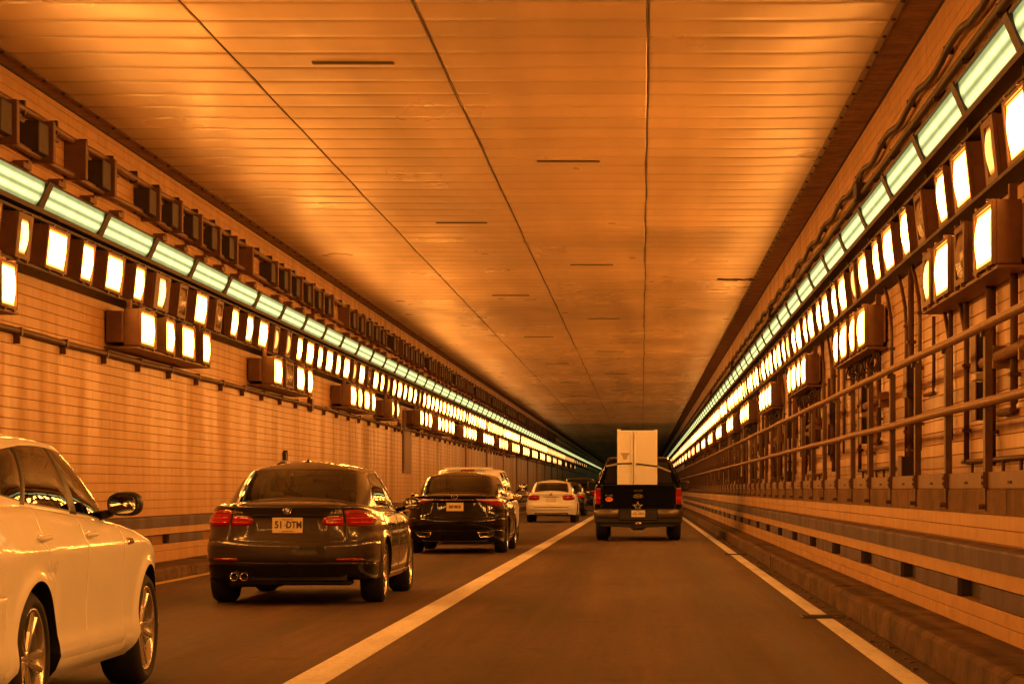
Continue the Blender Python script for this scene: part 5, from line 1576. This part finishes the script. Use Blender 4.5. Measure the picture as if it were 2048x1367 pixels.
# ------------------------------------------------------------------ black pickup
def pickup():
    PX, PY = -.085, 56.2
    root = empty('pickup_truck', (PX, PY, 0), label='black pickup truck carrying a white refrigerator upright in its bed', cat='pickup truck')
    P_ = M['black_paint']
    rw = .40; axles = (1.20, 4.88); Ln = 5.9
    def loft(secs, name, mat, y0cap=True, y1cap=True, parent=root):
        b = MB(); V = []; F = []; n = len(secs[0][1])
        for y, pr in secs: V += [(x, y, z) for x, z in pr]
        for i in range(len(secs) - 1):
            for j in range(n): F.append((i * n + j, i * n + (j + 1) % n, (i + 1) * n + (j + 1) % n, (i + 1) * n + j))
        if y0cap: F.append(tuple(range(n))[::-1])
        if y1cap: F.append(tuple(range((len(secs) - 1) * n, len(secs) * n)))
        b.add(V, F, 0, False); o = b.build(name, mat, parent); return o
    def side_prof(w0, zb, zt):      # outer skin of one bed side as a closed section
        return [(w0 - .02, zb), (w0 + .0, zb + .06), (w0 + .012, zb + .22), (w0, .93), (w0 - .02, 1.05), (w0 - .035, zt - .03), (w0 - .05, zt), (w0 - .11, zt), (w0 - .12, zt - .04), (w0 - .12, zb)]
    # bed sides with the wheel opening
    for sg in (1, -1):
        b = MB(); V = []; F = []
        ys = sorted(set([.10, .14, .3, .5] + [round(axles[0] + .48 * math.cos(math.pi * k / 16), 4) for k in range(17)] + [1.9, 2.05]))
        for y in ys:
            zb = .52
            if abs(y - axles[0]) < .48: zb = max(zb, rw + math.sqrt(max(0, .48 ** 2 - (y - axles[0]) ** 2)))
            w0 = 1.0 - .03 * math.exp(-(y - .1) / .1)
            fl = .03 * math.exp(-((y - axles[0]) / .45) ** 4)
            pr = [(w0 - .02 + fl, zb), (w0 + fl, zb + (1.02 - zb) * .2), (w0 + fl * .8, zb + (1.02 - zb) * .5), (w0 + fl * .3, 1.02), (w0 - .02, 1.12), (w0 - .035, 1.24), (w0 - .05, 1.265), (w0 - .10, 1.265), (w0 - .115, 1.24), (w0 - .115, zb)]
            V += [(x * sg, y, z) for x, z in pr]
        n = 10
        for i in range(len(ys) - 1):
            for j in range(n): F.append((i * n + j, i * n + (j + 1) % n, (i + 1) * n + (j + 1) % n, (i + 1) * n + j))
        F += [tuple(range(n)), tuple(range((len(ys) - 1) * n, len(ys) * n))]
        b.add(V, F, 0, False); b.build('bed_side', P_, root)
    b = MB(); b.box(-.9, .9, .14, 2.05, .70, .76); b.box(-.9, .9, 2.0, 2.05, .76, 1.25); b.build('bed_floor', M['black'], root)
    # tailgate: pressed panel with a raised upper edge
    g = MB()
    g.box(-.815, .815, .06, .115, .66, 1.235, ch=.018)
    g.box(-.815, .815, .045, .10, 1.19, 1.268, ch=.014)
    g.box(-.62, .62, .048, .07, .80, 1.05, ch=.008)
    tg = g.build('tailgate', P_, root)
    h = MB(); h.box(-.10, .10, .030, .05, 1.10, 1.155, ch=.008); h.build('tailgate_handle', M['black'], tg)
    h = MB(); h.box(-.075, -.045, .022, .035, 1.115, 1.14, ch=.004); h.box(.045, .075, .022, .035, 1.115, 1.14, ch=.004); h.box(-.05, .05, .024, .032, 1.118, 1.128); h.build('handle_trim', M['chrome'], tg)
    # oval badge
    o = empty('oval_badge', (0, .040, 1.005), root)
    b = MB(); b.tube([(.105 * math.cos(t * math.pi / 16), 0, .042 * math.sin(t * math.pi / 16)) for t in range(33)], .005, 6); b.build('ring', M['silver'], o)
    b = MB(); b.add([(0, .002, 0)] + [(.10 * math.cos(t * math.pi / 16), .003, .038 * math.sin(t * math.pi / 16)) for t in range(32)], [(0, 1 + t, 1 + (t + 1) % 32) for t in range(32)]); b.build('field', M['trim'], o)
    link('lettering', text_mesh('Ford', .06, M['silver'], sx=1.1), o, (0, 0, 0))
    # star outline emblem
    b = MB(); st = []
    for q in range(10):
        a = math.pi / 2 + q * math.pi / 5; r = .125 if q % 2 == 0 else .052; st.append((r * math.cos(a), 0, r * math.sin(a)))
    o = empty('star_emblem', (-.01, .040, .775), root)
    b = MB()
    for q in range(10):
        a, c = st[q], st[(q + 1) % 10]; k = .66
        b.add([a, c, (c[0] * k, 0, c[2] * k), (a[0] * k, 0, a[2] * k)] + [(v[0], .008, v[2]) for v in (a, c, (c[0] * k, 0, c[2] * k), (a[0] * k, 0, a[2] * k))],
              [(0, 1, 2, 3), (0, 4, 5, 1), (1, 5, 6, 2), (2, 6, 7, 3), (3, 7, 4, 0), (4, 7, 6, 5)])
    b.build('star_outline', M['silver'], o)
    b = MB(); k = .42; b.add([(0, .004, 0)] + [(v[0] * k, .002, v[2] * k) for v in st], [(0, 1 + q, 1 + (q + 1) % 10) for q in range(10)]); b.build('inner_star', M['trim'], o)
    b = MB(); b.add([(0, 0, 0)] + [(.085 * math.cos(t * math.pi / 12), 0, .052 * math.sin(t * math.pi / 12)) for t in range(24)], [(0, 1 + t, 1 + (t + 1) % 24) for t in range(24)])
    for x in (-.04, 0, .04): b.box(x - .012, x + .012, -.003, 0, .0, .02, 1)
    b.build('oval_sticker', [M['orange_sticker'], M['red_dark']], root, (-.655, .040, .935))
    link('model_lettering', text_mesh('F-150', .05, M['silver'], sx=1.4), root, (-.655, .041, 1.02))
    # tail lamps
    for sg in (1, -1):
        t = empty('tail_light', (sg * .905, .06, 1.0), root)
        b = MB(); b.box(-.070, .070, 0, .16, -.185, .185, ch=.012); b.build('surround', M['chrome'], t)
        b = MB(); b.box(-.056, .056, -.014, .02, .012, .165, ch=.010); b.box(-.056, .056, -.014, .02, -.165, -.060, ch=.01); b.build('red_lens', M['red'], t)
        b = MB(); b.box(-.056, .056, -.012, .02, -.052, .004, ch=.006); b.build('clear_lens', M['red_bright'], t)
    # bumper: chrome ends, black middle with the plate
    for sg in (1, -1):
        V = []; F = []; ys = []
        pts = [(.43, .0, .02), (.46, -.03, .0), (.70, -.035, .0), (.90, -.02, .0), (.985, .05, .0), (1.0, .20, .0)]
        b = MB()
        for x, y, q in pts:
            V += [(x * sg, y + .03, .715), (x * sg, y, .695), (x * sg, y - .005, .60), (x * sg, y + .015, .52), (x * sg, y + .09, .50)]
        for i in range(len(pts) - 1):
            for j in range(4): F.append((i * 5 + j, i * 5 + j + 1, (i + 1) * 5 + j + 1, (i + 1) * 5 + j))
        F.append((0, 1, 2, 3, 4)); b.add(V, F, 0, True); b.build('bumper_end', M['bumper_chrome'], root)
    b = MB(); b.box(-.44, .44, -.01, .14, .46, .70, ch=.02); b.box(-.98, .98, .02, .14, .40, .525, ch=.02); b.box(-.98, .98, .0, .14, .70, .722, ch=.005)
    b.prism([(-.80, .33), (-.2, .30), (-.12, .24), (.10, .24), (.2, .30), (.80, .33), (.96, .42), (-.96, .42)], .08, .20)
    b.build('bumper', M['black'], root)
    pr = empty('number_plate', (0.0, -.018, .615), root)
    b = MB(); b.box(-.155, .155, 0, .008, -.075, .075, ch=.004); b.build('plate', M['plate_white'], pr)
    link('lettering', text_mesh('XRL-6820', .078, M['ink'], sx=.78), pr, (0, -.002, -.005))
    link('lettering', text_mesh('Virginia', .022, M['ink']), pr, (0, -.002, .058))
    for sg in (1, -1):
        b = MB(); b.sphere((sg * .155, -.006, 0), (.012, .01, .03), 10, 6); b.build('plate_light', M['chrome'], pr)
    b = MB(); b.sphere((0, -.01, .395), (.075, .02, .036), 20, 8); b.build('hitch_cover', M['silver'], root)
    b = MB(); b.sphere((0, -.028, .395), (.028, .01, .016), 12, 6); b.build('hitch_bolt', M['red_dark'], root)
    b = MB(); b.box(-.11, .11, .0, .2, .27, .36, ch=.02); b.build('hitch', M['black'], root)
    # cab
    def cab_prof(w, wt, zb, zt):
        return [(-w, zb), (-w - .005, 1.0), (-w + .03, 1.22), (-wt - .03, zt - .10), (-wt + .03, zt - .03), (-wt * .5, zt + .0), (0, zt + .012), (wt * .5, zt), (wt - .03, zt - .03), (wt + .03, zt - .10), (w - .03, 1.22), (w + .005, 1.0), (w, zb)]
    loft([(2.10, cab_prof(.985, .70, .5, 1.86)), (2.16, cab_prof(.99, .71, .5, 1.91)), (2.6, cab_prof(.995, .715, .5, 1.935)), (3.6, cab_prof(.995, .715, .5, 1.935)), (3.85, cab_prof(.995, .70, .5, 1.91))], 'cab', P_, True, True)
    rg = MB(); rg.prism([(-.80, 1.30), (.80, 1.30), (.68, 1.80), (-.68, 1.80)], 2.075, 2.095); rg.build('rear_window', M['trim'], root)
    for sg in (1, -1):
        wsd = MB(); wsd.add([(sg * .966, 2.4, 1.26), (sg * .966, 3.9, 1.26), (sg * .765, 3.65, 1.80), (sg * .765, 2.45, 1.80)], [(0, 1, 2, 3)]); wsd.build('side_window', M['trim'], root)
    loft([(3.85, [(-.99, .5), (-1.0, 1.0), (-.95, 1.24), (0, 1.27), (.95, 1.24), (1.0, 1.0), (.99, .5)]), (5.5, [(-.98, .5), (-.99, .95), (-.92, 1.14), (0, 1.2), (.92, 1.14), (.99, .95), (.98, .5)]), (5.9, [(-.85, .5), (-.86, .9), (-.8, 1.0), (0, 1.05), (.8, 1.0), (.86, .9), (.85, .5)])], 'bonnet', P_)
    b = MB(); b.add([(-.93, 4.35, 1.25), (.93, 4.35, 1.25), (.70, 3.86, 1.84), (-.70, 3.86, 1.84)], [(0, 1, 2, 3)]); b.build('windscreen', M['trim'], root)
    # grab rail / drip trim on the cab corners
    for sg in (1, -1):
        b = MB(); b.tube([(sg * .985, 2.08, 1.27), (sg * .90, 2.07, 1.50), (sg * .76, 2.07, 1.80), (sg * .70, 2.08, 1.86)], .014, 6); b.build('pillar_trim', M['black_paint'], root)
        b = MB(); b.sphere((0, 0, 0), (.14, .08, .12), 18, 10, 0, .6); b.tube([(-sg * .08, .02, -.04), (-sg * .30, .05, -.09)], .03, 6)
        m = b.build('wing_mirror', M['black'], root, (sg * 1.09, 3.7, 1.25))
        gl = MB(); gl.box(-.11, .11, -.086, -.08, -.09, .09, ch=.01); gl.build('mirror_glass', M['mirror'], m)
    # chassis and wheels
    b = MB(); b.box(-.55, .55, .3, 5.6, .34, .5, ch=.02); b.cyl((0, axles[0], rw), (1, 0, 0), .07, 1.5, 12); b.sphere((0, axles[0], rw), (.17, .15, .16)); b.cyl((0, axles[1], rw), (1, 0, 0), .06, 1.5, 12); b.box(-.95, .95, 2.1, 3.8, .36, .52, ch=.02)
    b.box(-.6, .6, .75, 1.65, .70, .98)
    b.build('chassis', M['black'], root)
    w = .285; r = rw; t = MB(); rr = .24
    t.lathe([(-w / 2 + .02, rr), (-w / 2, rr + .03), (-w / 2 - .004, .33), (-w / 2 + .015, r - .02), (-w / 2 + .04, r - .002), (0, r), (w / 2 - .04, r - .002), (w / 2 - .015, r - .02), (w / 2 + .004, .33), (w / 2, rr + .03), (w / 2 - .02, rr), (-w / 2 + .02, rr)], (0, 0, 0), 40)
    for q in range(40):
        a = 2 * math.pi * q / 40
        for x0 in (-.12, -.04, .04):
            c_, s_ = math.cos(a), math.sin(a)
            t.add([(x0, r * .995 * c_ - .012 * s_, r * .995 * s_ + .012 * c_), (x0 + .06, r * .995 * c_ - .012 * s_, r * .995 * s_ + .012 * c_), (x0 + .06, r * .995 * c_ + .012 * s_, r * .995 * s_ - .012 * c_), (x0, r * .995 * c_ + .012 * s_, r * .995 * s_ - .012 * c_),
                   (x0, r * 1.012 * c_, r * 1.012 * s_), (x0 + .06, r * 1.012 * c_, r * 1.012 * s_)], [(0, 1, 5, 4), (3, 4, 5, 2), (0, 4, 3), (1, 2, 5)])
    tm = t.mesh('tyre', M['rubber'])
    d = MB(); d.lathe([(w / 2 - .02, rr), (w / 2 - .03, rr - .02), (w / 2 - .10, rr - .03), (w / 2 - .05, .12), (w / 2 - .03, .05), (w / 2 - .03, .001)], (0, 0, 0), 32); dm = d.mesh('rim', M['alloy'])
    for y in axles:
        for sg in (1, -1):
            wh = empty('wheel', (sg * .825, y, rw), root); wh.rotation_euler = (R.uniform(0, 1), 0, 0 if sg > 0 else math.pi)
            link('tyre', tm, wh); link('rim', dm, wh)
    # ---------------- refrigerator standing in the bed
    fx, fy, fz = PX - .022 - .0, PY + .62, .765
    fr = empty('refrigerator', (fx, fy, fz), label='white side by side refrigerator with water dispenser standing in the pickup bed', cat='refrigerator')
    H = 1.755; w2 = .455
    b = MB(); b.box(-w2, w2, .07, .76, 0, H - .02, ch=.008); b.build('cabinet', M['fridge'], fr)
    b = MB(); b.box(-w2, -.095, 0, .065, .03, H - .03, ch=.014); dl = b.build('freezer_door', M['fridge'], fr)
    b = MB(); b.box(-.085, w2, 0, .065, .03, H - .03, ch=.014); dr = b.build('fridge_door', M['fridge'], fr)
    b = MB(); b.box(-w2, w2, .03, .07, 0, .035); b.build('kick_grille', M['fridge_grey'], fr)
    b = MB(); b.box(-w2, -w2 + .08, .01, .10, H - .03, H + .004, ch=.006); b.box(w2 - .08, w2, .01, .10, H - .03, H - .002, ch=.006); b.build('hinge_cover', M['fridge'], fr)
    for x, d_ in ((-.125, dl), (-.050, dr)):
        b = MB(); b.tube([(x, -.002, .45), (x, -.04, .50), (x, -.045, 1.0), (x, -.04, 1.62), (x, -.002, 1.68)], .013, 8); b.build('door_handle', M['fridge'], d_)
    b = MB(); b.box(-.375, -.185, -.010, .001, .78, 1.235, ch=.006); o = b.build('dispenser', M['fridge'], dl)
    b = MB(); b.box(-.372, -.188, -.0125, -.009, 1.175, 1.225); b.add([(-.35, -.0125, 1.175), (-.21, -.0125, 1.175), (-.245, -.0125, 1.07), (-.315, -.0125, 1.07)], [(0, 1, 2, 3)]); b.build('dispenser_panel', M['fridge_grey'], o) if False else b.build('dispenser_recess', M['fridge_grey'], dl)
    st = empty('tie_down_strap', (0, 0, 0), label='dark webbing strap tied across the refrigerator doors to the cab', cat='strap')
    y0 = fy - .028
    def band(path, hh, mat, nm):
        b = MB(); V = []; F = []
        for x, y, z in path: V += [(x, y, z - hh), (x, y, z + hh), (x, y + .004, z + hh), (x, y + .004, z - hh)]
        for i in range(len(path) - 1):
            for j in range(4): F.append((i * 4 + j, i * 4 + (j + 1) % 4, (i + 1) * 4 + (j + 1) % 4, (i + 1) * 4 + j))
        F += [(0, 1, 2, 3), tuple(4 * (len(path) - 1) + k for k in range(4))]
        b.add(V, F); b.build(nm, mat, st)
    yy = fy - .060
    band([(fx - .46, fy + .02, 1.735), (fx - .44, fy - .012, 1.738), (fx - .30, fy - .014, 1.745), (fx - .14, yy, 1.748), (fx - .115, yy, 1.748)], .018, M['strap'], 'webbing')
    band([(fx - .03, yy, 1.738), (fx + .05, fy - .012, 1.73), (fx + .25, fy - .012, 1.705), (fx + .44, fy - .012, 1.682), (fx + .46, fy + .02, 1.68)], .018, M['strap'], 'webbing')
    band([(fx - .46, fy + .02, 1.735), (fx - .73, fy + 1.35, 1.70)], .020, M['strap_pale'], 'webbing')
    band([(fx + .46, fy + .02, 1.68), (fx + .78, fy + 1.4, 1.57)], .020, M['strap_pale'], 'webbing')
M['bumper_chrome'] = simple('dull bumper chrome', (0.16, 0.14, 0.12), 0.42, metal=0.7)
pickup()

# ------------------------------------------------------------------ driver of the grey sedan
def driver(cx, cy, z0, label):
    root = empty('person', (cx, cy, z0), label=label, cat='person')
    # continuous body: hips, trunk, neck, head, arms to the wheel, thighs
    V = [(0, 0, 0), (0, .02, .18), (0, -.02, .36), (0, -.05, .48), (0, -.04, .56), (0, -.02, .63), (0, .0, .70), (0, .005, .77),
         (.17, -.04, .45), (.24, .10, .28), (.16, .36, .30), (-.17, -.04, .45), (-.24, .10, .28), (-.16, .36, .30),
         (.10, .12, -.02), (.14, .45, .04), (-.10, .12, -.02), (-.14, .45, .04), (.15, .62, -.22), (-.15, .62, -.22)]
    E = [(0, 1), (1, 2), (2, 3), (3, 4), (4, 5), (5, 6), (6, 7), (3, 8), (8, 9), (9, 10), (3, 11), (11, 12), (12, 13), (0, 14), (14, 15), (0, 16), (16, 17), (15, 18), (17, 19)]
    rad = [.14, .145, .16, .11, .055, .075, .095, .07, .075, .05, .038, .075, .05, .038, .10, .075, .10, .075, .055, .055]
    me = bpy.data.meshes.new('body'); me.from_pydata(V, E, [])
    o = bpy.data.objects.new('body', me); COL.objects.link(o)
    sk = o.modifiers.new('skin', 'SKIN'); sb = o.modifiers.new('sub', 'SUBSURF'); sb.levels = sb.render_levels = 2
    for i, r in enumerate(rad): me.skin_vertices[0].data[i].radius = (r, r)
    me.skin_vertices[0].data[0].use_root = True
    dg = bpy.context.evaluated_depsgraph_get(); dg.update()
    m2 = bpy.data.meshes.new_from_object(o.evaluated_get(dg)); bpy.data.objects.remove(o)
    m2.materials.clear(); m2.materials.append(M['shirt']); m2.materials.append(M['skin'])
    for p in m2.polygons:
        p.use_smooth = True
        z = sum(m2.vertices[i].co.z for i in p.vertices) / len(p.vertices); y = sum(m2.vertices[i].co.y for i in p.vertices) / len(p.vertices)
        if z > .55 or (y > .30 and z > .2): p.material_index = 1
    link('body', m2, root)
    b = MB(); b.sphere((0, -.025, .735), (.100, .110, .115), 20, 12); b.build('hair', M['hair'], root)
    b = MB()
    for sg in (1, -1): b.sphere((.098 * sg, -.0, .70), (.012, .022, .03), 8, 6)
    b.build('ear', M['skin'], root)
driver(-3.545 - .37, 24.92 + 2.36, .62, 'person driving the grey sedan, seen through its rear window')
